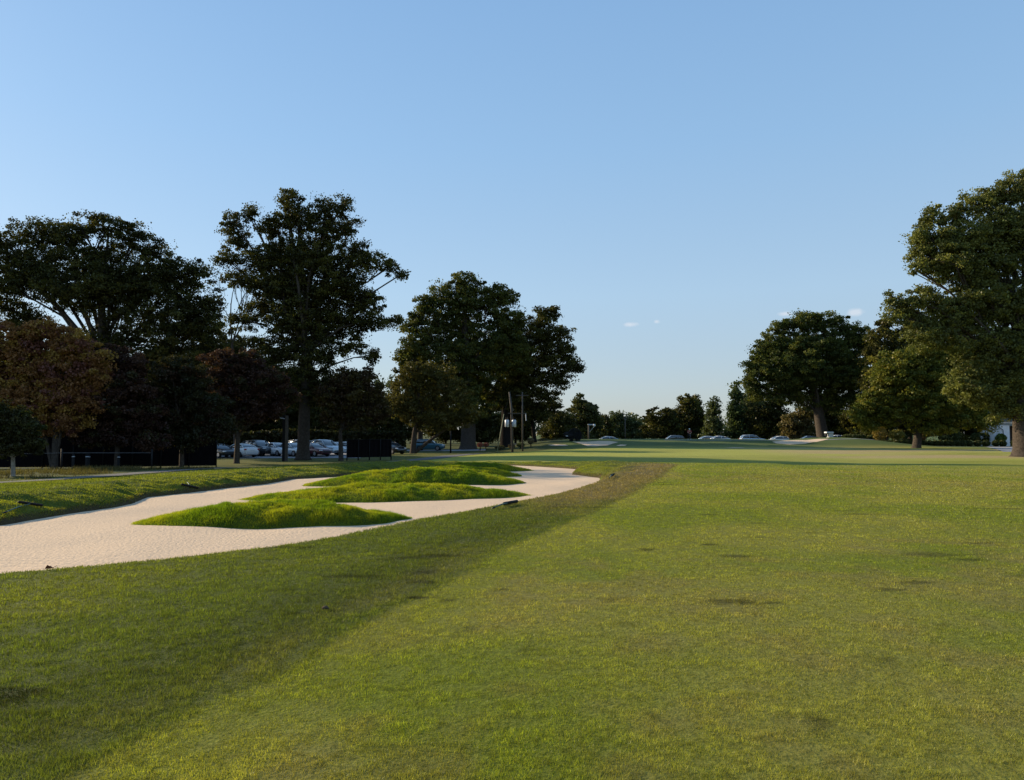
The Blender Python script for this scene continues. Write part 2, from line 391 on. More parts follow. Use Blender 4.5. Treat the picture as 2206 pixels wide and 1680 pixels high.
# cart path
M_path = node_mat('path_asphalt', base=(.125, .12, .115), rough=.9, spec=.15, noise=(3, .15), bump=(60, .4, .02))
def ribbon(C, w0, w1):
    C = np.array(C, float); s = np.linspace(0, len(C)-1, 60); cx = np.interp(s, range(len(C)), C[:, 0]); cy = np.interp(s, range(len(C)), C[:, 1])
    k = np.ones(7)/7; cx = np.convolve(np.pad(cx, 3, 'edge'), k, 'valid'); cy = np.convolve(np.pad(cy, 3, 'edge'), k, 'valid')
    t = np.stack([np.gradient(cx), np.gradient(cy)], 1); t /= np.linalg.norm(t, axis=1)[:, None]; nrm = np.stack([-t[:, 1], t[:, 0]], 1)
    ww = np.linspace(w0, w1, 60)[:, None]/2; c = np.stack([cx, cy], 1)
    return np.concatenate([c+nrm*ww, (c-nrm*ww)[::-1]])
drape('cart_path', ribbon(PATHC[:-1], 1.7, 3.2), M_path, .03, 'grey cart path curving past the bunker', res=.4)
# parking lots
M_asph = node_mat('asphalt', base=(.055, .055, .058), rough=.85, spec=.2, noise=(1.5, .2), bump=(60, .4, .02))
M_road = node_mat('road', base=(.24, .24, .25), rough=.85, spec=.2, noise=(1.5, .1))
drape('parking_lot', [(-62, 78.5), (-16, 78.5), (-16, 104), (-75, 104)], M_road, .03, 'asphalt car park beneath the shade trees', res=1.2)
drape('road', [(-36, 113), (-4, 112), (-4, 117), (-36, 118.5)], M_road, .04, 'pale road crossing behind the olive tree', res=1)
drape('far_parking_lot', [(0, 136), (70, 136), (70, 148), (0, 148)], M_asph, .03, 'asphalt car park beyond the raised green', res=2)
drape('kerb_strip', [(24, 117.2), (80, 117.2), (80, 117.9), (24, 117.9)], M_road, .03, 'thin pale kerb line before the boxwood row', res=.35)
drape('driveway', [(74, 117), (64.5, 100), (55.5, 84.5), (62, 82.5), (95, 100), (95, 117)], M_road, .03, 'grey drive in front of the clubhouse', res=1)
M_gravel = node_mat('pavement', base=(.30, .29, .28), rough=.9, spec=.1, noise=(4, .15))
drape('pavement', [(-52, 51.5), (-38, 53.5), (-18, 58.2), (-18, 59.2), (-38, 55.1), (-52, 53.1)], M_gravel, .04, 'pale pavement strip at the foot of the dark screen', res=.4)
# greenside bunkers on the face of the raised green
def on_ground(px, py, d0=104, d1=136):
    dd = np.linspace(d0, d1, 260); v = pdir(px, py); xx = v.x/v.y*dd; zr = EYE+v.z/v.y*dd; hh = ground_h(xx, dd)
    k = np.where(hh >= zr)[0]
    i = k[0] if len(k) else int(np.argmax(hh-zr)); return (xx[i], dd[i])
def sbunk(pts, label):
    P = [on_ground(a*S3, b_*S3) for a, b_ in pts]
    drape('greenside_bunker', P, M_sand, .035, label, res=.22)
sbunk([(1716, 1325.5), (1760, 1326), (1800, 1323.5), (1830, 1324), (1856, 1327), (1840, 1331), (1822, 1337), (1790, 1339.5), (1762, 1339), (1745, 1333)], 'large shaded sand bunker below the turf fan')
sbunk([(1643, 1335.5), (1665, 1333.5), (1695, 1334.5), (1706, 1337), (1690, 1338.5), (1655, 1338)], 'small sand sliver left of the large greenside bunker')
sbunk([(1848, 1337.5), (1862, 1334.5), (1880, 1335), (1876, 1337.5), (1858, 1338.8)], 'tiny sand patch right of the large greenside bunker')
sbunk([(2316, 1325.5), (2345, 1323), (2400, 1320.5), (2450, 1317.5), (2488, 1317), (2470, 1322), (2440, 1327), (2415, 1332), (2370, 1334.5), (2330, 1331)], 'sand bunker cut into the right hand mound')
sbunk([(2172, 1344.5), (2200, 1343), (2235, 1343.6), (2228, 1345.6), (2190, 1346)], 'thin pale strip of sand under the raised green')

# ------------------------------------------------------------------ grass blades
M_blade = leaf_mat('grass_blade', trans=.5, gloss=.012, tint=(1.25, 1.25, .5))
def blades(x, y, z, hgt, wid, lean, col, rg, leandir=None):
    n_ = len(x); yaw = rg.uniform(0, 2*np.pi, n_)
    a = np.stack([np.cos(yaw), np.sin(yaw), np.zeros(n_)], 1)*wid[:, None]*.5
    ld_ = rg.uniform(0, 2*np.pi, n_) if leandir is None else leandir+rg.normal(0, .8, n_)
    ln = lean*rg.uniform(.2, 1.2, n_)
    tip = np.stack([np.cos(ld_)*np.sin(ln), np.sin(ld_)*np.sin(ln), np.cos(ln)], 1)*hgt[:, None]
    P = np.stack([x, y, z-.004], 1)
    V = np.empty((n_, 3, 3)); V[:, 0] = P-a; V[:, 1] = P+a; V[:, 2] = P+tip
    C = np.repeat(col[:, None], 3, 1)
    return V.reshape(-1, 3), np.arange(n_*3).reshape(-1, 3), C.reshape(-1, 3)
def turf_blades(n_, d0, d1, seed):
    rg = np.random.default_rng(seed)
    d = d0*np.exp(rg.uniform(0, 1, n_)*math.log(d1/d0)); an = rg.uniform(-R(42), R(42), n_)
    x = d*np.sin(an)*1.02; y = d*np.cos(an)
    sd, _ = poly_sd(x, y, BUNK); k = sd > -.02; x, y, d = x[k], y[k], d[k]
    cl = fbm(x, y, .16, 61, 2); k = rg.uniform(0, 1, len(x)) < .35+1.1*cl; x, y, d, cl = x[k], y[k], d[k], cl[k]
    c, rough = turf_color(x, y)
    n2 = len(x)
    v = (rg.normal(1, .2, n2).clip(.45, 1.45)*(.66+.68*cl)*(.6+.8*vnoise(x, y, .045, 88)))[:, None]
    dry = (rg.uniform(0, 1, n2) < .04)[:, None]
    c = c*v*1.42; c = np.where(dry, np.array((.15, .13, .05))*v*(1-.5*rough[:, None]), c)
    fd = 1-sst(26, 48, d); k = rg.uniform(0, 1, n2) < fd
    x, y, d, cl, c, rough = x[k], y[k], d[k], cl[k], c[k], rough[k]; n2 = len(x)
    h = (.016+.008*rough)*rg.uniform(.5, 1.5, n2)*(.6+.9*cl)
    wd = .0032*np.clip(d/4.5, 1, 9)*rg.uniform(.7, 1.4, n2)
    return blades(x, y, ground_h(x, y), h*np.clip((d/9)**.5, 1, 1.9), wd, .85, c, rg)
V, Fa, C = turf_blades(2200000, 2.9, 50, 5)
tag(mk('grass', V, Fa, M_blade, None, C), 'short blades of mown grass across the near turf', 'grass', None, 'stuff')

# bank grass at the far lip of the bunker
def lip_grass(seed, n_=170000):
    rg = np.random.default_rng(seed)
    P = np.array(FAR+LEFTC[:2]); seg = np.linalg.norm(np.diff(P, axis=0), axis=1); cum = np.r_[0, np.cumsum(seg)]
    s = rg.uniform(0, cum[-1], n_*2); px = np.interp(s, cum, P[:, 0]); py = np.interp(s, cum, P[:, 1])
    x = px+rg.normal(0, 1.2, n_*2); y = py+rg.normal(0, 1.2, n_*2)
    sd, _ = poly_sd(x, y, BUNK); d = np.hypot(x, y)
    k = (sd > .02) & (sd < 2.6) & (rg.uniform(0, 1, len(x)) < (16/d)**1.3); x, y, d, sd = x[k], y[k], d[k], sd[k]
    cl = fbm(x+y*.5, y, .5, 66, 2)
    c, _ = turf_color(x, y); c = c*.25+np.array((.24, .265, .020))*.75
    c = c*rg.normal(1, .2, len(x)).clip(.5, 1.7)[:, None]
    h = (.028+.06*np.clip(cl-.3, 0, 1))*rg.uniform(.6, 1.3, len(x))
    return blades(x, y, ground_h(x, y), h, .006*np.maximum(1, d/12), .9, c, rg)
def blades_w(x, y, z, h, w_, lean, c, rg, ld_=None): return blades(x, y, z, h, np.broadcast_to(w_, x.shape), lean, c, rg, ld_)
M_bank = leaf_mat('bank_blade', trans=.65, gloss=.02, tint=(1.3, 1.25, .5))
V, Fa, C = lip_grass(9)
tag(mk('bank_grass', V, Fa, M_bank, None, C), 'longer tufted grass on the bank beyond the sand', 'grass', None, 'stuff')

# shaggy grass islands in the sand
M_isle = leaf_mat('island_blade', trans=.62, gloss=.015, tint=(1.25, 1.3, .45))
M_mound = node_mat('mound_turf', base=(.05, .07, .012), rough=.95, spec=.05, noise=(12, .3))
def island(cx, cy, L, Wd, H, rot, nb, label, seed, skew=0.0):
    rg = np.random.default_rng(seed)
    ca, sa = math.cos(rot), math.sin(rot)
    z0 = float(zs(cy))-.05
    def hf(u, v):
        # u along (-1..1), v across (-1..1)
        wob = .12*(vnoise(u*3+seed, v*3, 1, seed)-.5)
        r = np.sqrt(np.abs(u)**1.7+np.abs(v)**2)+wob*.7
        e = np.clip(1-r, 0, 1)
        prof = (1-(1-e)**2.1)
        hh = H*prof*(1+skew*u)
        lump = (.15*(fbm(u*L/2*.8, v*Wd/2+u*L*.15, .75, seed+3, 2)-.5)+.13*(fbm(u*L/2+v, v*Wd/2, .3, seed+4, 2)-.5))*sst(.05, .6, e)
        return hh+lump*.9, r
    root = empty('grass_island', (cx, cy, z0), label, 'grass mound', 'shaggy grass islands in the sand')
    nu, nv = int(L/.07), int(Wd/.07)
    U, W_ = np.meshgrid(np.linspace(-1.05, 1.05, nu), np.linspace(-1.05, 1.05, nv)); u, v = U.ravel(), W_.ravel()
    def pos(u, v):
        a = u*L/2; b2 = v*Wd/2; return cx+a*ca-b2*sa, cy+a*sa+b2*ca
    hh, r = hf(u, v); x, y = pos(u, v)
    ii = (np.arange(nv-1)[:, None]*nu+np.arange(nu-1)[None]).ravel(); Fq = np.stack([ii, ii+1, ii+1+nu, ii+nu], 1)
    Fq = Fq[(r[Fq] < 1.12).any(1)]; us = np.unique(Fq); re = np.zeros(len(u), int); re[us] = np.arange(len(us))
    V = np.stack([x, y, np.where(r < 1, z0+.02+hh, z0-.1)], 1)[us]
    mk('mound', V, re[Fq], M_mound, root, None, True)
    u = rg.uniform(-1, 1, nb*2); v = rg.uniform(-1, 1, nb*2); hh, r = hf(u, v); k = r < 1; u, v, hh, r = u[k][:nb], v[k][:nb], hh[k][:nb], r[k][:nb]
    x, y = pos(u, v); cl = fbm(x, y, .3, seed+9, 2); d = np.hypot(x, y)
    c = np.array((.135, .200, .010))+(np.array((.270, .280, .016))-np.array((.135, .200, .010)))*np.clip((fbm(x, y, .9, seed+2)-.4)*4, 0, 1)[:, None]
    c = c*rg.normal(1, .22, len(x)).clip(.45, 1.7)[:, None]
    h = (.035+.13*np.clip(cl-.3, 0, 1))*rg.uniform(.6, 1.4, len(x))*(.55+.45*sst(1, .85, r))
    Vb, Fb, Cb = blades_w(x, y, z0+.02+hh, h, .006*np.maximum(1, d/13), .8, c, rg)
    o = mk('long_grass', Vb, Fb, M_isle, root, Cb); o['kind'] = 'stuff'
island(-5.7, 17.9, 6.6, 2.6, .49, R(9), 90000, 'nearest shaggy grass island in the pale sand', 11, -.05)
island(-3.95, 24.4, 9.7, 2.9, .45, R(8), 80000, 'long grass island second from the near edge of the sand', 12, .12)
island(-3.9, 30.6, 8.9, 3.6, .64, R(10), 70000, 'tallest grass island behind the two nearest ones', 13, .1)
island(-2.6, 35.3, 6.4, 3.0, .46, R(4), 30000, 'low grass island tucked behind the tallest one', 14, .0)
island(-1.9, 39.4, 6.2, 2.4, .44, R(4), 24000, 'farthest dark grass island near the end of the sand', 15, .0)
#PART2
# ------------------------------------------------------------------ trees
M_leaf = leaf_mat('leaves', trans=.3, gloss=.012)
M_bark = node_mat('bark', base=(.058, .047, .038), rough=.95, spec=.1, noise=(6, .35), bump=(14, .9, .06))
M_barkp = node_mat('pale_bark', base=(.26, .23, .19), rough=.95, spec=.1, noise=(8, .3), bump=(14, .6, .03))
def leaf_mesh(c, s, col, rg, flat=.0):
    n_ = len(c)
    nrm = rg.normal(0, 1, (n_, 3)); nrm[:, 2] = nrm[:, 2]*(1+flat)+flat*.6
    nrm /= np.linalg.norm(nrm, axis=1)[:, None]
    t = rg.normal(0, 1, (n_, 3)); a = np.cross(nrm, t); a /= np.linalg.norm(a, axis=1)[:, None]; b = np.cross(nrm, a)
    s = s[:, None]
    V = np.empty((n_, 4, 3)); V[:, 0] = c-a*s*.55; V[:, 1] = c-b*s*.38+nrm*s*.08; V[:, 2] = c+a*s*.55; V[:, 3] = c+b*s*.38-nrm*s*.06
    return V.reshape(-1, 3), np.arange(n_*4).reshape(-1, 4), np.repeat(col[:, None], 4, 1).reshape(-1, 3)
def crown_points(lobes, d, cl, cover, leafpx, rg, depthk=.9, shell=.42, sq=.6):
    """leaf centres: lobes in picture space at distance d become ellipsoids; each is filled with small leafy sprays"""
    C = []; CL = []; cents = []
    for L in lobes:
        px, py, rx, ry = [q*K for q in L[:4]]; dd = d+(L[4] if len(L) > 4 else rg.uniform(-.25, .25)*(rx+ry)/2*d/F)
        c = at(px, py, dd); ax, az = rx*dd/F, ry*dd/F; ay = (ax+az)/2*depthk
        cents.append((c, ax, az))
        nc = max(6, int(5.6*(ax*az*ay)**(2/3)/cl**2*1.25))
        v = rg.normal(0, 1, (nc, 3)); v /= np.linalg.norm(v, axis=1)[:, None]; r = rg.uniform(0, 1, nc)**shell
        cc = c+v*r[:, None]*np.array((ax, ay, az))*rg.uniform(.82, 1.1, nc)[:, None]
        nl = int(3.1*cover*math.pi*rx*ry/(.35*leafpx**2)); per = max(6, nl//nc)
        rad = cl*rg.uniform(.4, 1.25, nc)*np.where(rg.uniform(0, 1, nc) < .2, 1.9, 1)
        p = rg.normal(0, 1, (nc, per, 3)); p /= np.linalg.norm(p, axis=2)[:, :, None]; p *= rg.uniform(0, 1, (nc, per, 1))**.5
        p *= rad[:, None, None]*np.array((1, 1, sq))
        C.append((cc[:, None]+p).reshape(-1, 3)); CL.append(np.repeat(rg.uniform(0, 1, nc), per))
        cents[-1] += (cc[rg.integers(0, nc, min(nc, 7))],)
    return np.concatenate(C), np.concatenate(CL), cents
def tree(name, label, cat, d, base, lobes, cols, leaf=.26, cover=2.0, cl=.8, tw=1.0, seed=1, split=None, lean=0, group=None, bark=None, limbs=True, trans=None, sq=.6, extra=None, bz=None, shell=.42, stems=1):
    rg = np.random.default_rng(seed)
    bx, by = base[0]*K, base[1]*K
    x0 = float(at(bx, by, d)[0]); z0 = gh(x0, d) if bz is None else bz
    root = empty(name, (x0, d, z0), label, cat, group)
    leaf = leaf*.82; cover = cover*1.55; leafpx = leaf*F/d
    P, c01, cents = crown_points(lobes, d, cl, cover, leafpx, rg, sq=sq, shell=shell)
    if len(cols) == 2: c = np.array(cols[0])+(np.array(cols[1])-np.array(cols[0]))*c01[:, None]
    else:
        c = np.where((c01 < .45)[:, None], np.array(cols[0]), np.where((c01 < .8)[:, None], np.array(cols[1]), np.array(cols[2])))
    c = c*rg.normal(1, .18, len(P)).clip(.5, 1.6)[:, None]
    V, Fa, C = leaf_mesh(P, leaf*rg.uniform(.6, 1.4, len(P)), c, rg)
    mk('crown', V, Fa, M_leaf, root, C)
    # trunk and limbs
    cz = np.array([q[0][2] for q in cents]); cx = np.array([q[0][0] for q in cents]); lo_ = cz.min()
    if split is None: sp = np.array((x0*.5+cx.mean()*.5+0, d, z0+(lo_-z0)*.75+.3))
    else: sp = at(split[0]*K, split[1]*K, d)
    top = max(cents, key=lambda q: q[0][2])[0]
    mb = MB()
    T = tw/2
    zz_ = [0, .04, .12, .5, 1]; pts = []; rad = []
    for s_, rr in zip(zz_, (1.75, 1.3, 1.08, .98, .86)):
        pts.append((x0+(sp[0]-x0)*s_**1.2, d+(sp[1]-d)*s_, z0-.15+(sp[2]-z0+.15)*s_)); rad.append(T*rr)
    mid = sp+(top-sp)*.45+rg.normal(0, .3, 3)
    pts += [tuple(mid), tuple(top)]; rad += [T*.42, T*.06]
    mb.tube(pts, rad, 9)
    if limbs:
        for (c0, ax, az, sub) in cents:
            up = rg.uniform(0, .55); st = sp+(mid-sp)*up*(1 if c0[2] > mid[2] else .3)
            if c0[2] < sp[2]+1: st = sp-np.array((0, 0, rg.uniform(0, .25)*(sp[2]-z0)))
            v = c0-st; L_ = np.linalg.norm(v); k1 = st+v*.35+np.array((0, 0, .10*L_))*(1 if rg.uniform() < .7 else -.4)+rg.normal(0, .05*L_, 3); k2 = st+v*.7+rg.normal(0, .05*L_, 3)+np.array((0, 0, .05*L_))
            r0 = min(T*.30, .011*L_+.04)
            mb.tube([st, k1, k2, c0], [r0, r0*.72, r0*.5, r0*.3], 6, False)
            for q in sub:
                m2 = (c0+q)/2+rg.normal(0, .12, 3); mb.tube([k2 if rg.uniform() < .4 else c0, m2, q], [r0*.34, r0*.22, r0*.08], 4, False)
    if stems > 1:
        for i in range(1, stems):
            q = cents[rg.integers(0, len(cents))][0]; s_ = np.array((x0+rg.uniform(-.3, .3)*tw, d, z0)); m2 = s_+(q-s_)*.4+np.array((rg.normal(0, .4), 0, .5))
            mb.tube([s_, m2, q], [T*.7, T*.45, T*.12], 7, False)
    if extra: extra(mb, root)
    mb.build('trunk', bark or M_bark, root, smooth=True)
    return root
OAK = ((.055, .064, .016), (.080, .088, .020), (.125, .122, .026))
DKO = ((.040, .040, .012), (.060, .060, .015), (.095, .088, .020))
M_shadebark = node_mat('shaded_bark', base=(.018, .015, .013), rough=.95, spec=.05, noise=(6, .3), bump=(14, .9, .06))  # bark darkened so these trunks look shaded by the crowns beside them
# big trees
tree('shade_tree', 'huge spreading tree filling the upper left with limbs leaning left', 'tree', 92, (215, 985),
     [(20, 530, 55, 45), (75, 505, 50, 40), (130, 505, 50, 38), (175, 490, 45, 32), (235, 488, 50, 32), (285, 510, 42, 38), (330, 545, 42, 40), (375, 590, 42, 38), (425, 590, 40, 35), (455, 640, 28, 38), (60, 580, 70, 50), (150, 560, 80, 55), (240, 560, 80, 55), (310, 610, 70, 55), (390, 650, 60, 50), (440, 700, 45, 45), (220, 640, 80, 50), (300, 690, 75, 55), (380, 720, 70, 50), (130, 630, 55, 22), (20, 620, 50, 26), (40, 700, 55, 26), (130, 735, 40, 25), (240, 730, 50, 40), (460, 760, 40, 40), (330, 770, 80, 50), (-40, 560, 60, 60), (420, 790, 60, 50), (0, 660, 70, 26), (60, 682, 44, 20), (180, 620, 120, 60), (300, 620, 90, 60), (60, 610, 90, 40), (230, 800, 100, 60), (90, 800, 90, 50), (400, 700, 70, 60), (480, 830, 60, 50)],
     DKO, leaf=.27, cover=.72, cl=.85, tw=1.9, seed=21, split=(225, 790))
tree('shade_tree', 'tallest dark tree, broken crown, thick trunk among the parked cars', 'tree', 75, (653, 985),
     [(500, 478, 26, 28), (535, 462, 20, 22), (505, 515, 34, 28), (578, 500, 26, 24), (622, 432, 34, 28), (640, 470, 48, 38), (600, 480, 36, 30), (700, 450, 34, 26), (735, 447, 26, 26), (745, 490, 36, 34), (690, 500, 50, 40), (560, 560, 55, 30), (490, 560, 30, 24), (625, 550, 60, 42), (700, 560, 62, 45), (765, 545, 42, 36), (800, 560, 34, 22), (835, 575, 30, 18), (862, 592, 22, 12), (520, 605, 48, 24), (580, 615, 56, 34), (660, 625, 66, 44), (730, 630, 56, 42), (790, 640, 40, 24), (560, 660, 42, 18), (605, 690, 52, 38), (680, 700, 66, 44), (750, 700, 52, 38), (800, 695, 42, 24), (850, 690, 28, 14), (540, 735, 34, 16), (600, 760, 54, 24), (690, 765, 60, 32), (760, 745, 36, 22), (805, 770, 24, 20), (640, 810, 70, 34), (720, 820, 50, 28), (560, 800, 44, 26), (640, 560, 90, 60), (660, 660, 110, 60), (600, 600, 70, 50), (740, 590, 60, 50), (650, 740, 90, 50), (680, 850, 60, 30), (600, 850, 50, 30), (530, 690, 40, 24), (780, 660, 50, 34)],
     DKO, leaf=.22, cover=.78, cl=.62, tw=1.15, seed=22, split=(660, 770))
tree('shade_tree', 'broad crowned tree with lit left edge, left of the utility pole', 'tree', 118, (1008, 968),
     [(1000, 612, 36, 28), (960, 640, 44, 32), (915, 660, 34, 26), (1010, 665, 56, 46), (950, 700, 56, 46), (890, 700, 30, 26), (905, 750, 46, 38), (870, 765, 22, 22), (980, 760, 62, 48), (1050, 640, 42, 32), (1080, 640, 34, 30), (1090, 690, 46, 46), (1060, 740, 60, 52), (1030, 810, 70, 52), (960, 820, 46, 36), (1100, 760, 50, 50), (1010, 870, 50, 40)],
     OAK, leaf=.32, cover=1.25, cl=.9, tw=2.3, seed=23, split=(1010, 860))
tree('shade_tree', 'wide dark tree leaning right over the transformers, forked trunk darkened for shade', 'tree', 121, (1088, 962),
     [(1168, 690, 32, 30), (1190, 672, 22, 18), (1160, 725, 46, 36), (1208, 722, 30, 26), (1215, 760, 26, 26), (1180, 770, 46, 36), (1225, 790, 28, 24), (1150, 800, 46, 36), (1200, 815, 38, 26), (1245, 795, 14, 16), (1115, 790, 38, 44), (1140, 850, 46, 30), (1180, 850, 30, 20), (1110, 850, 38, 36), (1160, 885, 26, 20), (1075, 850, 34, 34), (1110, 720, 36, 40)],
     DKO, leaf=.3, cover=1.0, cl=.8, tw=1.6, seed=24, bark=M_shadebark, split=(1090, 870))
tree('shade_tree', 'slim tree, trunk darkened for shade, right of the transformers under a low crown', 'tree', 122, (1152, 955),
     [(1140, 885, 30, 22), (1165, 900, 22, 16), (1120, 900, 26, 22)], DKO, leaf=.3, cover=1.8, cl=.7, tw=.7, seed=25, bark=M_shadebark)
tree('olive_tree', 'wide olive green tree with low forked trunk right of the black screen', 'tree', 95, (889, 972),
     [(905, 800, 42, 22), (945, 815, 42, 30), (880, 830, 42, 32), (985, 850, 34, 34), (925, 860, 60, 38), (865, 870, 38, 32), (990, 900, 32, 24), (1015, 890, 16, 22), (945, 905, 52, 26), (895, 900, 36, 22), (840, 865, 24, 24)],
     ((.070, .062, .018), (.095, .082, .022), (.115, .100, .026)), leaf=.26, cover=.95, cl=.6, tw=.75, seed=26, split=(893, 935), stems=3)
# fall coloured street trees before the screen
AUT = ((.24, .115, .042), (.31, .185, .045), (.18, .075, .055))
PUR = ((.050, .026, .020), (.070, .036, .024), (.052, .044, .020))
DGR = ((.030, .030, .013), (.040, .036, .015), (.050, .030, .018))
tree('street_tree', 'young dark tree with pale wrapped trunk at the left edge', 'tree', 37, (28, 1036),
     [(20, 905, 46, 34), (-25, 900, 50, 44), (55, 925, 34, 34), (25, 955, 48, 32), (75, 955, 20, 24), (-30, 950, 40, 34)],
     ((.036, .036, .014), (.050, .046, .016), (.045, .050, .015)), leaf=.12, cover=2.2, cl=.32, tw=.2, seed=31, group='street trees along the dark screen', split=(28, 985), bark=M_barkp)
tree('street_tree', 'round rust and gold fall tree in front of the screen', 'tree', 51, (118, 990),
     [(40, 735, 60, 42), (105, 722, 60, 36), (160, 745, 48, 40), (60, 790, 74, 50), (140, 800, 70, 52), (200, 805, 40, 46), (20, 850, 56, 48), (100, 860, 74, 50), (175, 870, 52, 46), (60, 910, 50, 36), (130, 915, 54, 34), (-30, 780, 50, 60), (210, 770, 28, 28)],
     AUT, leaf=.17, cover=1.7, cl=.45, tw=.42, seed=32, group='street trees along the dark screen', split=(120, 930), stems=3)
tree('street_tree', 'dark plum coloured tree right of the rust and gold one', 'tree', 53, (252, 986),
     [(235, 765, 36, 30), (270, 800, 46, 40), (230, 830, 50, 44), (290, 850, 54, 46), (240, 890, 54, 40), (310, 900, 42, 40), (270, 930, 50, 28), (200, 940, 50, 30), (330, 950, 40, 24), (250, 860, 70, 60)],
     PUR, leaf=.18, cover=2.1, cl=.5, tw=.34, seed=33, group='street trees along the dark screen', split=(255, 930))
tree('street_tree', 'blackish green tree at the middle of the dark screen', 'tree', 55, (392, 982),
     [(370, 800, 46, 36), (420, 815, 40, 34), (345, 850, 50, 44), (405, 870, 60, 46), (450, 880, 34, 40), (365, 910, 56, 36), (430, 930, 44, 28), (400, 950, 50, 18), (470, 920, 36, 34)],
     DGR, leaf=.18, cover=2.2, cl=.5, tw=.34, seed=34, group='street trees along the dark screen', split=(392, 930))
tree('street_tree', 'reddish dark tree whose forked trunk stands before the white sedan', 'tree', 67, (510, 992),
     [(480, 790, 50, 42), (535, 795, 46, 42), (575, 830, 40, 40), (505, 845, 60, 46), (560, 880, 48, 36), (460, 870, 38, 40), (495, 905, 50, 28), (590, 885, 24, 24), (600, 850, 40, 40), (440, 920, 36, 24)],
     PUR, leaf=.2, cover=2.0, cl=.55, tw=.5, seed=35, group='street trees along the dark screen', split=(512, 945))
tree('street_tree', 'slender reddish tree just left of the black screen box', 'tree', 73, (735, 978),
     [(740, 820, 34, 30), (780, 812, 30, 24), (715, 850, 38, 32), (765, 855, 42, 34), (805, 850, 26, 28), (730, 900, 40, 28), (785, 900, 34, 28), (820, 885, 22, 30)],
     ((.060, .036, .018), (.080, .060, .018), (.050, .040, .016)), leaf=.22, cover=1.3, cl=.5, tw=.45, seed=36, group='street trees along the dark screen', split=(733, 930))
# dark woods behind the car park
for i, (cx, top, wd, dd, lab) in enumerate([(-60, 700, 150, 118, 'dim tree behind the far left end of the dark screen'), (90, 760, 110, 122, 'dim tree glimpsed behind the rust and gold fall tree'), (230, 760, 110, 120, 'dim tree behind the plum coloured street tree'), (360, 740, 110, 125, 'dim tree behind the blackish green street tree'), (470, 690, 90, 120, 'dim round tree filling the gap left of the tallest tree'), (560, 740, 90, 124, 'dim tree beyond the cars, left of the thick trunk'), (650, 790, 90, 122, 'dim tree straight behind the thick trunk'), (740, 800, 80, 126, 'dim tree beyond the cars, right of the thick trunk'), (800, 840, 60, 128, 'low dim tree above the black screen box')]):
    h_ = 940-top
    lob = [(cx, top+h_*.22, wd*.55, h_*.24), (cx-wd*.4, top+h_*.42, wd*.5, h_*.26), (cx+wd*.4, top+h_*.42, wd*.5, h_*.26), (cx, top+h_*.55, wd*.7, h_*.3), (cx-wd*.45, top+h_*.75, wd*.5, h_*.25), (cx+wd*.45, top+h_*.75, wd*.5, h_*.25), (cx, top+h_*.92, wd*.8, h_*.16)]
    tree('background_tree', lab, 'tree', dd, (cx, 970), lob, DKO if i % 2 else ((.040, .046, .014), (.060, .060, .018), (.085, .075, .020)), leaf=.42, cover=1.25, cl=1.0, tw=.6, seed=50+i, group='background trees behind the car park')
# central low woods behind T4/T5 and across the far side
low = [(860, 880, 34, 70, 150, 0, 'low olive tree beyond the blue off-road car'), (960, 900, 40, 60, 152, 1, 'dim low tree behind the broad trunk'), (1050, 900, 42, 60, 150, 0, 'low tree behind the guy wire'), (1110, 905, 36, 56, 156, 1, 'dim tree right of the transformers'),
       (1195, 888, 34, 62, 160, 1, 'dark tree just left of the turf fan'), (1250, 880, 42, 66, 170, 0, 'rounded tree behind the lamp post'), (1215, 905, 30, 44, 158, 1, 'dark low tree above the pale shrubs by the fan'), (1300, 905, 26, 40, 190, 1, 'small dark tree right of the rounded one'), (1340, 902, 40, 46, 200, 2, 'paler low tree behind the tall far pole'),
       (1382, 915, 26, 34, 205, 2, 'small pale tree left of the ragged conifer'), (1430, 900, 34, 52, 185, 1, 'dark tree hugging the ragged conifer'), (1455, 898, 30, 50, 230, 3, 'far tree with haze blue in its leaf colour, in the gap behind the golfer'), (1480, 880, 34, 74, 190, 1, 'dark tree with knobbly top right of the ragged conifer'), (1500, 868, 26, 50, 195, 1, 'tall dark crown left of the grey green conical tree'),
       (1537, 882, 34, 70, 172, 2, 'grey green conical tree above the white sedan'), (1585, 856, 30, 96, 180, 4, 'tall pointed tree right of the grey green conical one'), (1625, 862, 34, 90, 185, 2, 'broad tree right of the tall pointed one'), (1660, 880, 40, 76, 178, 1, 'dark tree below the left side of the round oak'), (1725, 895, 36, 60, 170, 5, 'tan leaved tree with pale trunks behind the round oak'), (1800, 890, 40, 66, 172, 1, 'dark tree behind the round oak trunk'),
       (1850, 880, 36, 74, 165, 1, 'dark tree between the round oak and the yellow green tree'), (1905, 760, 40, 180, 129, 1, 'tall dark tree right of the round oak'), (1960, 740, 50, 200, 131, 1, 'tall dark tree behind the yellow green one'), (2060, 760, 70, 190, 135, 1, 'dark tree filling behind the huge right hand tree'), (2160, 780, 60, 150, 150, 1, 'dark tree behind the clubhouse roof')]
PAL = [((.050, .056, .020), (.070, .074, .024), (.095, .090, .028)), DKO, ((.055, .070, .030), (.075, .090, .036), (.095, .105, .042)), ((.050, .075, .060), (.060, .085, .070), (.07, .095, .075)), ((.040, .060, .024), (.055, .078, .028), (.08, .10, .03)), ((.12, .095, .040), (.16, .12, .05), (.09, .08, .03))]  # the bluish and paler greens carry distance haze in the leaf colour
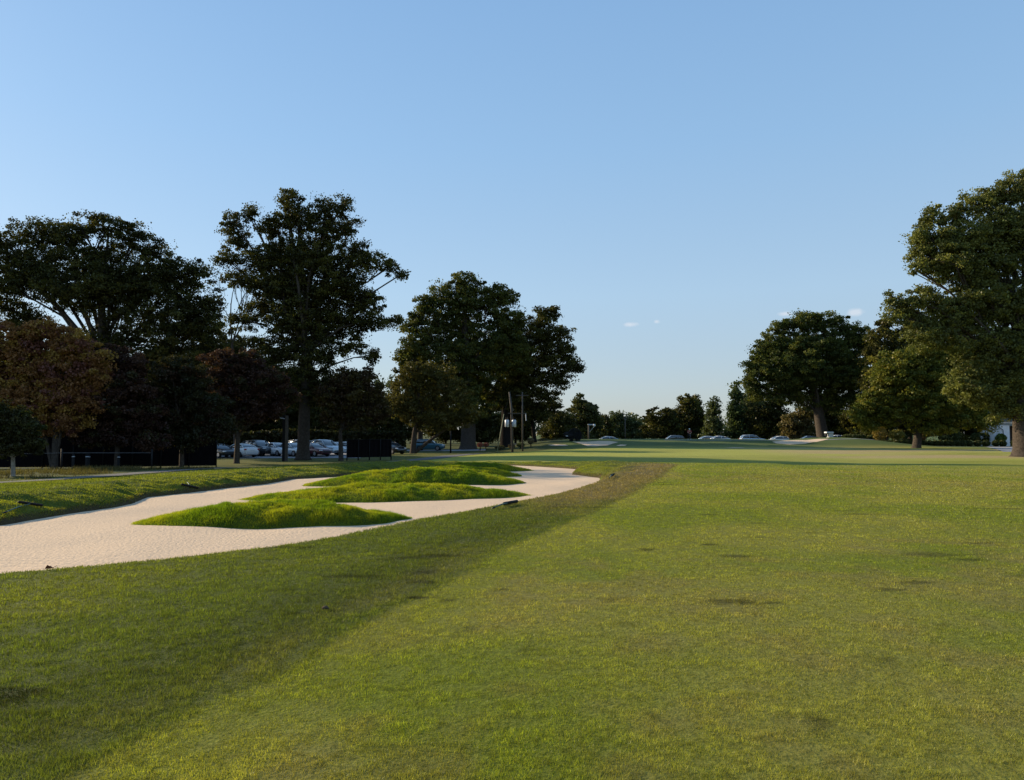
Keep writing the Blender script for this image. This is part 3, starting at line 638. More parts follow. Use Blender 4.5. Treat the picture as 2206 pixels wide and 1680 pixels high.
for i, (cx, tp, dd, lab) in enumerate([(905, 735, 138, 'tall tree added unseen behind the olive tree crown to shade the green'), (1000, 690, 136, 'tall tree added unseen behind the broad crowned tree to shade the green'), (1095, 720, 134, 'tall tree added behind the gap of the two central crowns to shade the green')]):  # added trees, hidden by nearer crowns, that cast shade on the green's rise
    tree('background_tree', lab, 'tree', dd, (cx, 960), [(cx, tp+20, 30, 26), (cx-22, tp+55, 34, 30), (cx+22, tp+55, 34, 30), (cx, tp+95, 46, 36), (cx-25, tp+140, 34, 30), (cx+25, tp+140, 34, 30)], DKO, leaf=.4, cover=1.1, cl=1.0, tw=1.0, seed=170+i, group='background trees along the horizon')
for i, (cx, cy, wd, h_, dd, pal, lab) in enumerate(low):
    rr_ = random.Random(i+5)
    top = cy-h_*.5+15 if h_ < 120 else cy-h_*.35; bot = 942 if h_ < 120 else 930
    H_ = bot-top; con = pal == 4 or 'conical' in lab
    lob = []
    n_ = (9 if con else 6) if H_ < 90 else 9
    for k in range(n_):
        f = (k+.5)/n_; wk = wd*(.35+.75*math.sin(min(1, f*1.25+.12)*math.pi*.62)) if not con else wd*(.25+.8*f)
        lob.append((cx+rr_.uniform(-.35, .35)*wd*(.3 if con else 1), top+H_*f+rr_.uniform(-3, 3), wk*.74, H_/n_*1.15+3))
        if not con and f > .2: lob.append((cx+rr_.choice((-1, 1))*wk*.6, top+H_*f+rr_.uniform(-4, 4), wk*.42, H_/n_*1.0+3))
    tree('background_tree', lab, 'tree', dd, (cx, 945), lob, PAL[pal], leaf=.5 if dd > 160 else .4, cover=1.5, cl=1.15, tw=.5 if H_ < 120 else .9, seed=80+i, group='background trees along the horizon', limbs=H_ > 120)
# far-off wood behind everything, one mass
def farwood():
    rg = np.random.default_rng(300); lobes = []
    for cx in np.arange(-140, 2360, 17):
        top = 905+10*math.sin(cx*.013)+rg.uniform(-9, 9)-(85 if cx < 1150 else 0)-(30 if cx > 1880 else 0)
        lobes += [(cx, (top+938)/2, 15, (938-top)/2+2, rg.uniform(-14, 14)), (cx+rg.uniform(-8, 8), top+6, 9, 6, rg.uniform(-14, 14))]
    P, c01, _ = crown_points(lobes, 262, 1.7, .62, .85*F/262, rg)
    c = np.array((.050, .064, .036))+(np.array((.085, .100, .052))-np.array((.050, .064, .036)))*c01[:, None]
    V, Fa, C = leaf_mesh(P, .85*rg.uniform(.6, 1.4, len(P)), c, rg)
    tag(mk('far_wood', V, Fa, M_leaf, None, C), 'far-off belt of wood closing the horizon', 'wood', None, 'stuff')
farwood()
# ragged conifer with bent top
def rag(mb, root):
    mb.tube([at(1401*K, 912*K, 188), at(1403*K, 893*K, 188), at(1408*K, 881*K, 188), at(1417*K, 874*K, 188)], [.35, .25, .18, .08], 6)
tree('conifer', 'ragged conifer with a bent tip and layered arms near the centre horizon', 'tree', 188, (1405, 945),
     [(1412, 879, 6, 3), (1405, 884, 7, 4), (1396, 886, 6, 3), (1402, 893, 10, 4), (1392, 899, 9, 3.5), (1410, 902, 10, 3.5), (1399, 908, 15, 5), (1408, 915, 17, 5), (1397, 921, 21, 6), (1408, 929, 25, 7), (1401, 937, 28, 6)],
     DKO, leaf=.38, cover=2.6, cl=.45, tw=.6, seed=120, split=(1402, 900), sq=.35, extra=rag)
# round oak on the right, and the trees round the clubhouse
tree('oak_tree', 'large round crowned oak standing behind the right hand mound', 'tree', 148, (1775, 948),
     [(1740, 695, 46, 26), (1690, 705, 34, 22), (1790, 700, 46, 26), (1840, 725, 40, 30), (1870, 735, 26, 26), (1660, 745, 36, 30), (1640, 770, 28, 24), (1700, 750, 56, 40), (1770, 750, 66, 44), (1840, 770, 52, 42), (1620, 795, 20, 22), (1615, 825, 18, 18), (1650, 810, 42, 34), (1710, 810, 60, 40), (1780, 815, 66, 42), (1850, 820, 44, 40), (1640, 850, 30, 16), (1690, 850, 40, 22), (1740, 862, 44, 22), (1810, 865, 50, 24), (1870, 860, 24, 26), (1740, 780, 90, 60), (1800, 790, 70, 60), (1690, 800, 50, 50), (1660, 780, 40, 40)],
     ((.055, .068, .018), (.080, .095, .022), (.125, .130, .028)), leaf=.36, cover=1.35, cl=1.0, tw=2.3, seed=41, split=(1765, 895))
tree('maple_tree', 'yellow green tree with a low branching trunk before the boxwood hedge', 'tree', 104, (1974, 958),
     [(1950, 780, 50, 30), (2000, 770, 50, 34), (1920, 820, 46, 26), (1880, 870, 34, 24), (1850, 895, 22, 18), (1900, 900, 40, 26), (1960, 840, 60, 40), (2020, 830, 60, 44), (1940, 880, 52, 30), (2000, 890, 52, 30), (2060, 860, 46, 40), (2080, 900, 40, 30), (1870, 910, 28, 18), (2040, 910, 36, 22), (2100, 860, 36, 34), (1970, 870, 90, 40), (1930, 800, 60, 50), (2060, 800, 60, 60), (1900, 870, 50, 40), (2010, 920, 60, 16), (2120, 910, 30, 20)],
     ((.085, .100, .018), (.130, .132, .022), (.200, .175, .028)), leaf=.3, cover=1.4, cl=.75, tw=1.1, seed=42, split=(1980, 925))
tree('giant_tree', 'giant leafy tree cut by the right edge, ribbed brown trunk', 'tree', 72, (2206, 978),
     [(2010, 470, 30, 26), (1990, 510, 28, 30), (2060, 465, 36, 30), (2110, 440, 40, 34), (2160, 420, 44, 34), (2200, 400, 44, 34), (2250, 430, 60, 60), (2030, 520, 50, 44), (2090, 510, 54, 44), (2160, 490, 60, 50), (2220, 500, 60, 60), (1985, 550, 30, 30), (2030, 580, 44, 34), (1975, 580, 16, 20), (1925, 640, 16, 18), (1945, 660, 34, 28), (1990, 640, 40, 30), (2090, 600, 44, 36), (2170, 580, 56, 50), (2150, 660, 60, 44), (2210, 650, 60, 60), (2090, 690, 30, 22), (1930, 680, 24, 20), (1990, 700, 46, 26), (2060, 745, 46, 22), (2130, 730, 54, 40), (2200, 740, 60, 50), (2100, 790, 46, 34), (2170, 810, 60, 40), (2220, 830, 50, 50), (2140, 860, 46, 30), (2190, 885, 46, 20), (2150, 893, 30, 14), (2212, 895, 30, 14), (2110, 850, 26, 26), (2280, 560, 70, 90), (2280, 740, 70, 100), (2100, 560, 80, 60), (2160, 520, 70, 60), (2120, 650, 90, 60), (2050, 680, 70, 44), (2000, 720, 60, 34), (2150, 760, 90, 60), (2080, 830, 50, 40), (2150, 840, 60, 40), (2050, 560, 60, 50)],
     ((.090, .100, .032), (.125, .135, .038), (.170, .175, .045)), leaf=.22, cover=1.1, cl=.62, tw=1.75, seed=43, split=(2200, 820), group=None)
# trees outside the left edge of the view whose shade crosses the fairway
for i, (x_, y_, h_, r_) in enumerate([(-52, 60, 22.5, 7.5)]):
    k_ = F/y_
    cxp = (512+x_*k_)/K; zt = (HZ-(h_-EYE)*k_)/K; rp = r_*k_/K
    tree('shade_tree', ['leafy shade tree outside the left edge of the view', 'second leafy shade tree farther outside the left edge'][i], 'tree', y_, (cxp, 1000),
         [(cxp, zt+rp*.6, rp*.7, rp*.6), (cxp-rp*.5, zt+rp*1.2, rp*.6, rp*.6), (cxp+rp*.5, zt+rp*1.2, rp*.6, rp*.6), (cxp, zt+rp*1.7, rp*.9, rp*.5)], DKO, leaf=.5, cover=1.2, cl=1.0, tw=.8, seed=140+i)
# dead tree between the two giants
def dead():
    root = empty('bare_tree', (at(510*K, 960*K, 84)[0], 84, gh(-19, 84)), 'bare leafless tree between the huge left tree and the tallest tree', 'tree')
    rg = random.Random(4); mb = MB()
    def br(p, v, L_, r, lv):
        q = p+v*L_; mb.tube([p, p+v*L_*.5+Vector((rg.uniform(-.05, .05), 0, 0))*L_, q], [r, r*.8, r*.6], 5, False)
        if lv > 0:
            for i in range(3 if lv > 1 else 4):
                nv = (v+Vector((rg.uniform(-.7, .7), rg.uniform(-.6, .6), rg.uniform(-.1, .5)))).normalized(); br(p+v*L_*rg.uniform(.5, 1), nv, L_*rg.uniform(.55, .75), r*.55, lv-1)
    b0 = Vector(root.location)
    t1 = Vector(at(500*K, 740*K, 84)); t2 = Vector(at(520*K, 730*K, 84))
    mb.tube([b0, b0.lerp(t1, .5), t1], [.3, .22, .14], 7)
    br(t1, Vector((-.05, 0, 1)), 4.5, .1, 4); br(t1, Vector((.45, 0, 1)).normalized(), 4.2, .1, 4); br(t1, Vector((.2, .1, 1)).normalized(), 5.2, .09, 4)
    mb.build('trunk', M_bark, root)
dead()

# ------------------------------------------------------------------ shrubs and hedges
def shrub(name, label, cat, cx, cy, rx, rz, dd, cols, group, seed, leaf=.12, n_=900, boxy=False, xyz=None):
    rg = np.random.default_rng(seed)
    c = at(cx*S3, cy*S3, dd) if xyz is None else np.array(xyz); ax = rx*S3*dd/F; az = rz*S3*dd/F; g = gh(c[0], dd)
    root = empty(name, (c[0], c[1], g), label, cat, group)
    v = rg.normal(0, 1, (n_, 3)); v /= np.linalg.norm(v, axis=1)[:, None]
    if boxy: v = np.sign(v)*np.abs(v)**.6; v /= np.maximum(1, np.linalg.norm(v, axis=1)[:, None]*.85)
    lump = .85+.3*fbm(v[:, 0]*3+seed, v[:, 2]*3+v[:, 1]*2, 1, seed, 2)
    P = c+v*(rg.uniform(.78, 1.02, n_)*lump)[:, None]*np.array((ax, max(ax*.6, .5), az))
    P[:, 2] = np.maximum(P[:, 2], g+.05)
    col = np.array(cols[0])+(np.array(cols[1])-np.array(cols[0]))*rg.uniform(0, 1, n_)[:, None]
    V, Fa, C = leaf_mesh(P, leaf*rg.uniform(.7, 1.4, n_), col, rg); mk('foliage', V, Fa, M_leaf, root, C)
    mb = MB()
    for k in range(4): mb.tube([(c[0]+rg.uniform(-.1, .1), c[1], g-.05), (c[0]+rg.uniform(-.5, .5)*ax, c[1]+rg.uniform(-.2, .2), g+.5*az+max(0, c[2]-g)*.6)], [.04, .015], 5)
    mb.build('stem', M_bark, root)
    return root
BOX = ((.045, .055, .020), (.075, .085, .028))
bx_ = [(2652, 14), (2668, 12), (2690, 9), (2704, 9), (2718, 9), (2733, 9), (2758, 11), (2774, 10), (2790, 10), (2806, 10), (2822, 10), (2839, 11), (2856, 11), (2873, 11), (2890, 11), (2908, 14), (2932, 15), (2958, 17), (2988, 15), (3008, 14), (3042, 12)]
ords = ['first', 'second', 'third', 'fourth', 'fifth', 'sixth', 'seventh', 'eighth', 'ninth', 'tenth', 'eleventh', 'twelfth']
bxl = [f'{ords[k]} clipped boxwood ball from the golden shrub, left of the maple trunk' for k in range(6)]+[f'{ords[k]} clipped boxwood ball to the right of the maple trunk' for k in range(9)]
bxl += ['large boxwood ball where the row turns bigger, left of its twin', 'large boxwood ball, second of the big ones before the clubhouse', 'widest boxwood ball in the row, below the dark clipped mound', 'boxwood ball just left of the white corner column', 'boxwood ball touching the foot of the white corner column', 'boxwood ball alone under the dark porch opening']
for i, (sx_, r_) in enumerate(bx_):
    shrub('boxwood', bxl[i], 'shrub', sx_, 1330, r_*.62+1.5, 9.5, 119, BOX, 'boxwood balls along the drive', 200+i, leaf=.16, n_=1000)
    bpy.data.objects[-1] if False else None
for i, (sx_, sy_, rx_, rz_, lab) in enumerate([(2848, 1307, 32, 15, 'broad dark clipped yew mound above the boxwood row'), (2940, 1312, 26, 13, 'dark clipped mound nearest the clubhouse wall'), (2560, 1311, 32, 8, 'low dark hedge behind the right hand mound'), (2620, 1314, 14, 9, 'small round dark bush beside the golden shrub'), (2700, 1316, 22, 12, 'dark shrub behind the boxwood row near the maple')]):
    shrub('clipped_bush', lab, 'shrub', sx_, sy_, rx_, rz_, 124, BOX, None, 230+i, leaf=.18, n_=2200, boxy=True)
for i, (sx_, sy_, rx_, rz_, lab, cl_) in enumerate([(2640, 1300, 22, 22, 'golden yellow shrub at the foot of the right hand mound', ((.18, .13, .03), (.24, .17, .04))), (2690, 1304, 24, 14, 'yellow green shrub left of the maple trunk', ((.12, .12, .03), (.19, .16, .035))), (3003, 1313, 16, 12, 'bright green fern like shrub at the clubhouse corner', ((.07, .11, .02), (.10, .14, .03))), (2765, 1312, 12, 10, 'orange tinted shrub right of the maple trunk', ((.22, .12, .05), (.16, .10, .04))), (2780, 1296, 22, 16, 'olive shrub under the maple branches', ((.06, .065, .02), (.09, .09, .03)))]):
    shrub('shrub', lab, 'shrub', sx_, sy_, rx_, rz_, 121, cl_, None, 240+i, leaf=.2, n_=1100)
for i, (sx_, sy_, rx_, rz_, lab) in enumerate([(1632, 1322, 20, 7, 'pale topped shrub leftmost behind the left mound'), (1661, 1322, 11, 7, 'small pale topped shrub left of the turf fan'), (1686, 1321, 14, 7, 'pale topped shrub touching the turf fan on its left'), (1706, 1321, 9, 6, 'tiny pale shrub right behind the fan post'), (1726, 1320, 14, 6, 'pale topped shrub right of the turf fan'), (1748, 1320, 10, 6, 'pale grass like shrub left of the lamp post'), (1738, 1311, 14, 8, 'dark green round bush above the pale shrubs')]):
    shrub('low_shrub', lab, 'shrub', sx_, sy_, rx_, rz_, 128, ((.09, .085, .045), (.15, .14, .08)) if i < 6 else BOX, None, 260+i, leaf=.16, n_=600)
for i, (sx_, sy_, rx_, rz_, lab, cl_) in enumerate([(1440, 1334, 9, 6, 'salmon pink flowering bush right of the broad trunk', ((.50, .16, .12), (.30, .12, .07))), (1458, 1334, 8, 6, 'second salmon pink flowering bush nearer the guy wire', ((.52, .17, .13), (.25, .12, .06))), (1535, 1338, 10, 8, 'dusty tan flowering clump below the transformers', ((.22, .16, .10), (.13, .10, .05))), (1592, 1322, 10, 9, 'tan flowered bush against the slim trunk', ((.20, .15, .10), (.11, .10, .05))), (1500, 1342, 16, 6, 'low straw coloured bush at the foot of the guy wire', ((.14, .12, .06), (.09, .08, .03))), (1562, 1335, 12, 6, 'low green bush right of the forked trunk', ((.10, .11, .04), (.07, .08, .03)))]):
    shrub('flower_bush', lab, 'shrub', sx_, sy_, rx_, rz_, 113, cl_, None, 280+i, leaf=.16, n_=500)
def dark_fill_hedge():  # added near-black hedge that fills the lit gaps behind the cars with darkness
    rg = np.random.default_rng(404); n_ = 30000
    t = rg.uniform(0, 1, n_); x = -78+t*63; y = 104.8+rg.uniform(-.9, .9, n_); hh = 2.6+.9*fbm(x, y, 3.5, 9); z = rg.uniform(0, 1, n_)**.7*hh
    root = empty('hedge', (-46, 104.8, gh(-46, 104.8)), 'long dark hedge added to black out the lit gaps behind the car park', 'hedge')
    c = np.array((.030, .032, .012))*rg.normal(1, .25, n_).clip(.4, 1.7)[:, None]
    V, Fa, C = leaf_mesh(np.stack([x, y, ground_h(x, y)+z], 1), .42*rg.uniform(.6, 1.3, n_), c, rg); mk('foliage', V, Fa, M_leaf, root, C)
    for k in range(13): xx = -74+k*4.8; MB().tube([(xx, 104.8, gh(xx, 104.8)-.05), (xx+.2, 104.8, gh(xx, 104.8)+1.6)], [.07, .03], 5).build('stem', M_bark, root)
dark_fill_hedge()
# dry planting bed left of the path
M_rock = node_mat('rock', base=(.10, .075, .055), spec=.03, rough=.95, noise=(5, .3), bump=(9, .6, .05))
def drybed():
    rg = np.random.default_rng(77); n_ = 26000
    x = rg.uniform(-27.5, -19, n_); y = rg.uniform(33, 49, n_)
    xi = np.interp(y, PATHC[:, 1], PATHC[:, 0]); k = (x < xi-2.0) & (x > xi-9) & (fbm(x, y, 1.1, 5, 2) > .50); x, y = x[k], y[k]
    c = np.array((.085, .075, .032))*rg.normal(1, .3, len(x)).clip(.4, 1.8)[:, None]
    V, Fa, C = blades(x, y, ground_h(x, y), .14+.22*rg.uniform(0, 1, len(x)), np.full(len(x), .022), .9, c, rg)
    tag(mk('dry_grass', V, Fa, M_blade, None, C), 'scruffy dry grass in the bed left of the cart path', 'grass', None, 'stuff')
drybed()

# ------------------------------------------------------------------ built things
M_black = node_mat('black_mesh', base=(.007, .006, .007), rough=.95, spec=.05, noise=(2, .2))
M_blackm = node_mat('black_metal', base=(.012, .012, .013), rough=.7, spec=.15, noise=(10, .1))
M_wood = node_mat('weathered_wood', base=(.075, .066, .058), rough=.9, noise=(7, .25), bump=(20, .5, .02))
M_white = node_mat('white_paint', base=(.72, .73, .75), rough=.6, noise=(3, .05))
M_grey = node_mat('grey_metal', base=(.42, .45, .50), rough=.45, metal=.2, noise=(3, .08))
M_roof = node_mat('dark_roof', base=(.045, .055, .055), rough=.9, noise=(6, .25))
M_dark = node_mat('dark_opening', base=(.012, .012, .014), rough=.6)
M_trim0 = node_mat('dull_metal', base=(.08, .08, .085), rough=.6)
def gp(sx_, dd):
    x = at(sx_*S3, 440, dd)[0]; return float(x), gh(x, dd)
# long dark wind screen
def screen(name, P0, P1, h0, n_, gap, label, cat, rails=True, post_r=.05):
    P0, P1 = np.array(P0), np.array(P1); root = empty(name, (*P0, gh(*P0)), label, cat)
    mb = MB(); ns = 40; V = []
    for k in range(ns+1):
        p = P0+(P1-P0)*k/ns; g = gh(*p); w_ = .03*math.sin(k*1.7)
        V += [(p[0], p[1]+w_, g+gap), (p[0], p[1]+w_*1.5+.02, g+gap+(h0-gap)*.5), (p[0], p[1]+w_, g+h0+.02*math.sin(k*.9))]
    Fs = []
    for k in range(ns):
        for j in range(2): a = k*3+j; Fs.append((a, a+3, a+4, a+1))
    V2 = [(a, b+.03, c) for a, b, c in V]; o = len(V)
    F2 = Fs+[tuple(reversed([q+o for q in f])) for f in Fs]
    mb.add(V+V2, F2); mb.build('screen_fabric', M_black, root)
    for k in range(n_):
        p = P0+(P1-P0)*k/(n_-1); g = gh(*p); MB().tube([(p[0], p[1]-.06, g-.1), (p[0], p[1]-.06, g+h0+.06)], [post_r]*2, 8).build('post', M_blackm, root, True)
    if rails:
        r_ = MB()
        for zz_ in (h0, gap+.02):
            r_.tube([(*(P0+(P1-P0)*k/ns)[:2]-np.array((0, .06)), gh(*(P0+(P1-P0)*k/ns))+zz_) for k in range(0, ns+1, 4)], [.025]*11, 6)
        r_.build('rail', M_blackm, root, True)
    return root
screen('wind_screen', (-47, 52.5), (-23.9, 60.5), 3.1, 13, .12, 'long tall black fabric screen behind the fall coloured street trees', 'fence')
xa, xb = gp(1042, 74)[0], gp(1174, 76)[0]
screen('privacy_screen', (xa, 74), (xb, 76), 2.05, 5, .28, 'short black screen panel on posts right of the parked cars', 'fence', post_r=.06)
# chain between dark posts at far left
def chain():
    P = [(-27.6, 36.6), (-25.0, 41.5), (-22.4, 46.5)]
    root = empty('rail_fence', (*P[0], gh(*P[0])), 'low thin rail on dark posts beside the young left tree', 'fence')
    for p in P: MB().tube([(p[0], p[1], gh(*p)-.1), (p[0], p[1], gh(*p)+1.25)], [.05]*2, 8).build('post', M_blackm, root, True)
    MB().tube([(p[0], p[1], gh(*p)+1.02) for p in P], [.018]*3, 6).build('rail', M_trim0, root, True)
chain()
for i, (sx_, dd, lab) in enumerate([(222, 50.5, 'stubby dark post right of the rust and gold tree trunk'), (262, 51, 'dark post in the middle of the pale pavement strip'), (268, 51.3, 'twin dark post just right of its neighbour'), (358, 52, 'dark post near the right end of the pavement strip')]):
    x, g = gp(sx_, dd)
    root = empty('bollard', (x, dd, g), lab, 'bollard', 'dark posts along the pavement')
    MB().tube([(x, dd, g-.1), (x, dd, g+.02), (x, dd, g+.95), (x, dd, g+1.0)], [.09, .09, .09, .05], 10).build('post', M_blackm, root, True)
    MB().tube([(x, dd, g+.8), (x, dd, g+.86)], [.094, .094], 10).build('band', M_grey, root, True)
# lamp post with square shaft before the cars
def shaft_lamp():
    x, g = gp(856, 72); root = empty('lamp_post', (x, 72, g), 'grey weathered post standing before the parked cars left of the thick trunk', 'post')
    MB().box((x+.12, 72, g+2.2), (.24, .24, 4.4)).build('post', M_wood, root)
    MB().box((x-.17, 72.1, g+2.3), (.26, .2, 4.6)).build('backing_post', M_blackm, root)
    MB().tube([(x-.1, 72, g+4.1), (x-.75, 71.9, g+4.2)], [.04, .04], 8).build('arm', M_grey, root)
    MB().box((x-.85, 71.9, g+4.15), (.42, .2, .12), bev=.03).build('lamp_head', M_grey, root)
shaft_lamp()
# utility pole
def upole():
    dd = 104; x, g = gp(1532, dd); root = empty('utility_pole', (x, dd, g), 'wooden utility pole carrying two pale grey transformers', 'pole')
    top = at(1528*S3, 1176*S3, dd)
    MB().tube([(x+.25, dd, g-.2), (x+.12, dd, g+6), tuple(top)], [.17, .15, .12], 10).build('pole', M_wood, root, True)
    for sx_ in (1521, 1542):
        c = at(sx_*S3, 1270*S3, dd); mb = MB(); mb.tube([(c[0], dd-.25, c[2]-.52), (c[0], dd-.25, c[2]-.47), (c[0], dd-.25, c[2]+.42), (c[0], dd-.25, c[2]+.5)], [.25, .30, .30, .22], 14)
        o = mb.build('transformer', M_grey, root, True)
        b_ = MB()
        for dx in (-.12, .12): b_.tube([(c[0]+dx, dd-.25, c[2]+.45), (c[0]+dx, dd-.25, c[2]+.85)], [.05, .03], 6)
        b_.build('bushing', M_dark, root)
        MB().box((c[0]+(.3 if sx_ < 1530 else -.3), dd-.12, c[2]), (.3, .1, .12)).build('bracket', M_blackm, root)
    MB().box((x+.9, dd, at(0, 1240*S3, dd)[2]), (2.6, .1, .12)).build('crossarm', M_wood, root)
    MB().tube([(x+2.1, dd, at(0, 1240*S3, dd)[2]), (x+2.15, dd, at(0, 1262*S3, dd)[2])], [.06, .06], 6).build('cutout_fuse', M_grey, root)
    gb = at(1491*S3, 1348*S3, dd-3); gb[2] = gh(gb[0], gb[1]); mid = at(1512*S3, 1240*S3, dd-1); 
    MB().tube([gb, gb+(mid-gb)*.98], [.055, .045], 8).build('guy_guard', node_mat('guard_plastic', base=(.22, .22, .12), rough=.6), root, True)
    MB().tube([mid, tuple(top-np.array((0, 0, .6)))], [.02, .02], 5).build('guy_wire', M_blackm, root)
upole()
def upole2():
    dd = 108; x, g = gp(1570, dd); root = empty('utility_pole', (x, dd, g), 'plain pale pole standing right behind the transformer pole', 'pole')
    t_ = at(1567*S3, 1176*S3, dd)
    MB().tube([(x-.1, dd, g-.2), tuple(t_)], [.12, .09], 10).build('pole', M_wood, root, True)
    MB().box((t_[0], dd, t_[2]-.5), (1.8, .1, .12)).build('crossarm', M_wood, root)
upole2()
def simple_pole(name, sx_, top_s, dd, r_, label, mat, head=None, cat='pole'):
    x, g = gp(sx_, dd); t_ = at(sx_*S3, top_s*S3, dd); root = empty(name, (x, dd, g), label, cat)
    MB().tube([(x, dd, g-.2), (x, dd, t_[2])], [r_, r_*.85], 10).build('pole', mat, root, True)
    if head: head(root, x, dd, t_[2])
    return root
def head1(root, x, dd, z):
    MB().box((x+.3, dd, z+.05), (1.0, .3, .2), bev=.06).build('lamp_head', M_grey, root)
    c = at(1779*S3, 1276*S3, dd); MB().box((c[0]+.2, dd-.2, c[2]), (.42, .3, .42), bev=.1).build('floodlight', M_white, root)
    MB().tube([(x, dd, c[2]-1.3), (c[0]+.2, dd-.2, c[2]-.2)], [.05, .04], 6).build('arm', M_grey, root)
simple_pole('lamp_post', 1766.5, 1275, 132, .17, 'slim grey lamp post behind the left greenside bunker', M_wood, head1, 'lamp post')
simple_pole('tall_pole', 1876, 1251, 165, .13, 'thin distant pole rising above the low trees', M_wood, lambda r_, x, dd, z: MB().box((x, dd, z-.4), (1.2, .08, .1)).build('crossarm', M_wood, r_))
simple_pole('black_post', 1352, 1293, 100, .11, 'thin black post right of the blue off-road car', M_blackm, lambda r_, x, dd, z: MB().box((x-.12, dd-.05, z-3.2), (.3, .25, .5)).build('control_box', M_blackm, r_), 'post')
# turf fan
def fan():
    dd = 118; x, g = gp(1714, dd); root = empty('turf_fan', (x, dd, g), 'black round turf fan on a short stand beside the green', 'fan')
    zc = at(0, 1306*S3, dd)[2]; r_ = 1.12
    MB().tube([(x, dd, g-.05), (x, dd, g+.25), (x, dd, g+.3), (x, dd, zc-.8)], [.32, .32, .14, .12], 12).build('stand', M_blackm, root, True)
    sh = MB(); cx_ = x+.55
    n_ = 28; V = []; 
    for yy in (dd-.25, dd+.25):
        for rr in (r_, r_-.06):
            for k in range(n_): th = 2*math.pi*k/n_; V.append((cx_+rr*math.cos(th), yy+.25*math.cos(th), zc+rr*math.sin(th)))
    Fs = []
    for k in range(n_):
        k2 = (k+1) % n_
        Fs += [(k, k2, n_*2+k2, n_*2+k), (n_+k2, n_+k, n_*3+k, n_*3+k2), (k2, k, n_+k, n_+k2), (n_*2+k, n_*2+k2, n_*3+k2, n_*3+k)]
    sh.add(V, Fs); sh.build('shroud', M_blackm, root, True)
    gm = MB()
    for yy in (dd-.26, dd+.26):
        for rr in np.linspace(.12, r_-.05, 13): gm.tube([(cx_+rr*math.cos(t_), yy+.25*math.cos(t_)*rr/r_, zc+rr*math.sin(t_)) for t_ in np.linspace(0, 2*math.pi, 21)], [.022]*21, 4, False)
        for t_ in np.linspace(0, math.pi, 9)[:-1]: gm.tube([(cx_-r_*math.cos(t_), yy-.25*math.cos(t_), zc-r_*math.sin(t_)), (cx_+r_*math.cos(t_), yy+.25*math.cos(t_), zc+r_*math.sin(t_))], [.015]*2, 4, False)
    gm.build('guard', M_blackm, root)
    for k in range(4):
        th = k*math.pi/2+.4; u = Vector((math.cos(th), 0, math.sin(th))); p = Vector((cx_, dd, zc)); q = Vector((-math.sin(th), .35, math.cos(th)))
        MB().add([p+q*.08, p-q*.08, p+u*.98-q*.22, p+u*.98+q*.14, p+q*.08+Vector((0, .03, 0)), p-q*.08+Vector((0, .03, 0)), p+u*.98-q*.22+Vector((0, .03, 0)), p+u*.98+q*.14+Vector((0, .03, 0))], [(0, 1, 2, 3), (7, 6, 5, 4), (0, 4, 5, 1), (1, 5, 6, 2), (2, 6, 7, 3), (3, 7, 4, 0)]).build('blade', M_blackm, root)
    MB().tube([(cx_-.3, dd, zc), (cx_-.9, dd, zc+.05), (cx_-1.45, dd, zc+.05), (cx_-1.75, dd, zc)], [.35, .52, .52, .3], 14).build('motor_housing', M_blackm, root, True)
    MB().box((cx_-1.3, dd-.53, zc-.1), (.3, .02, .14)).build('plate', M_grey, root)
fan()

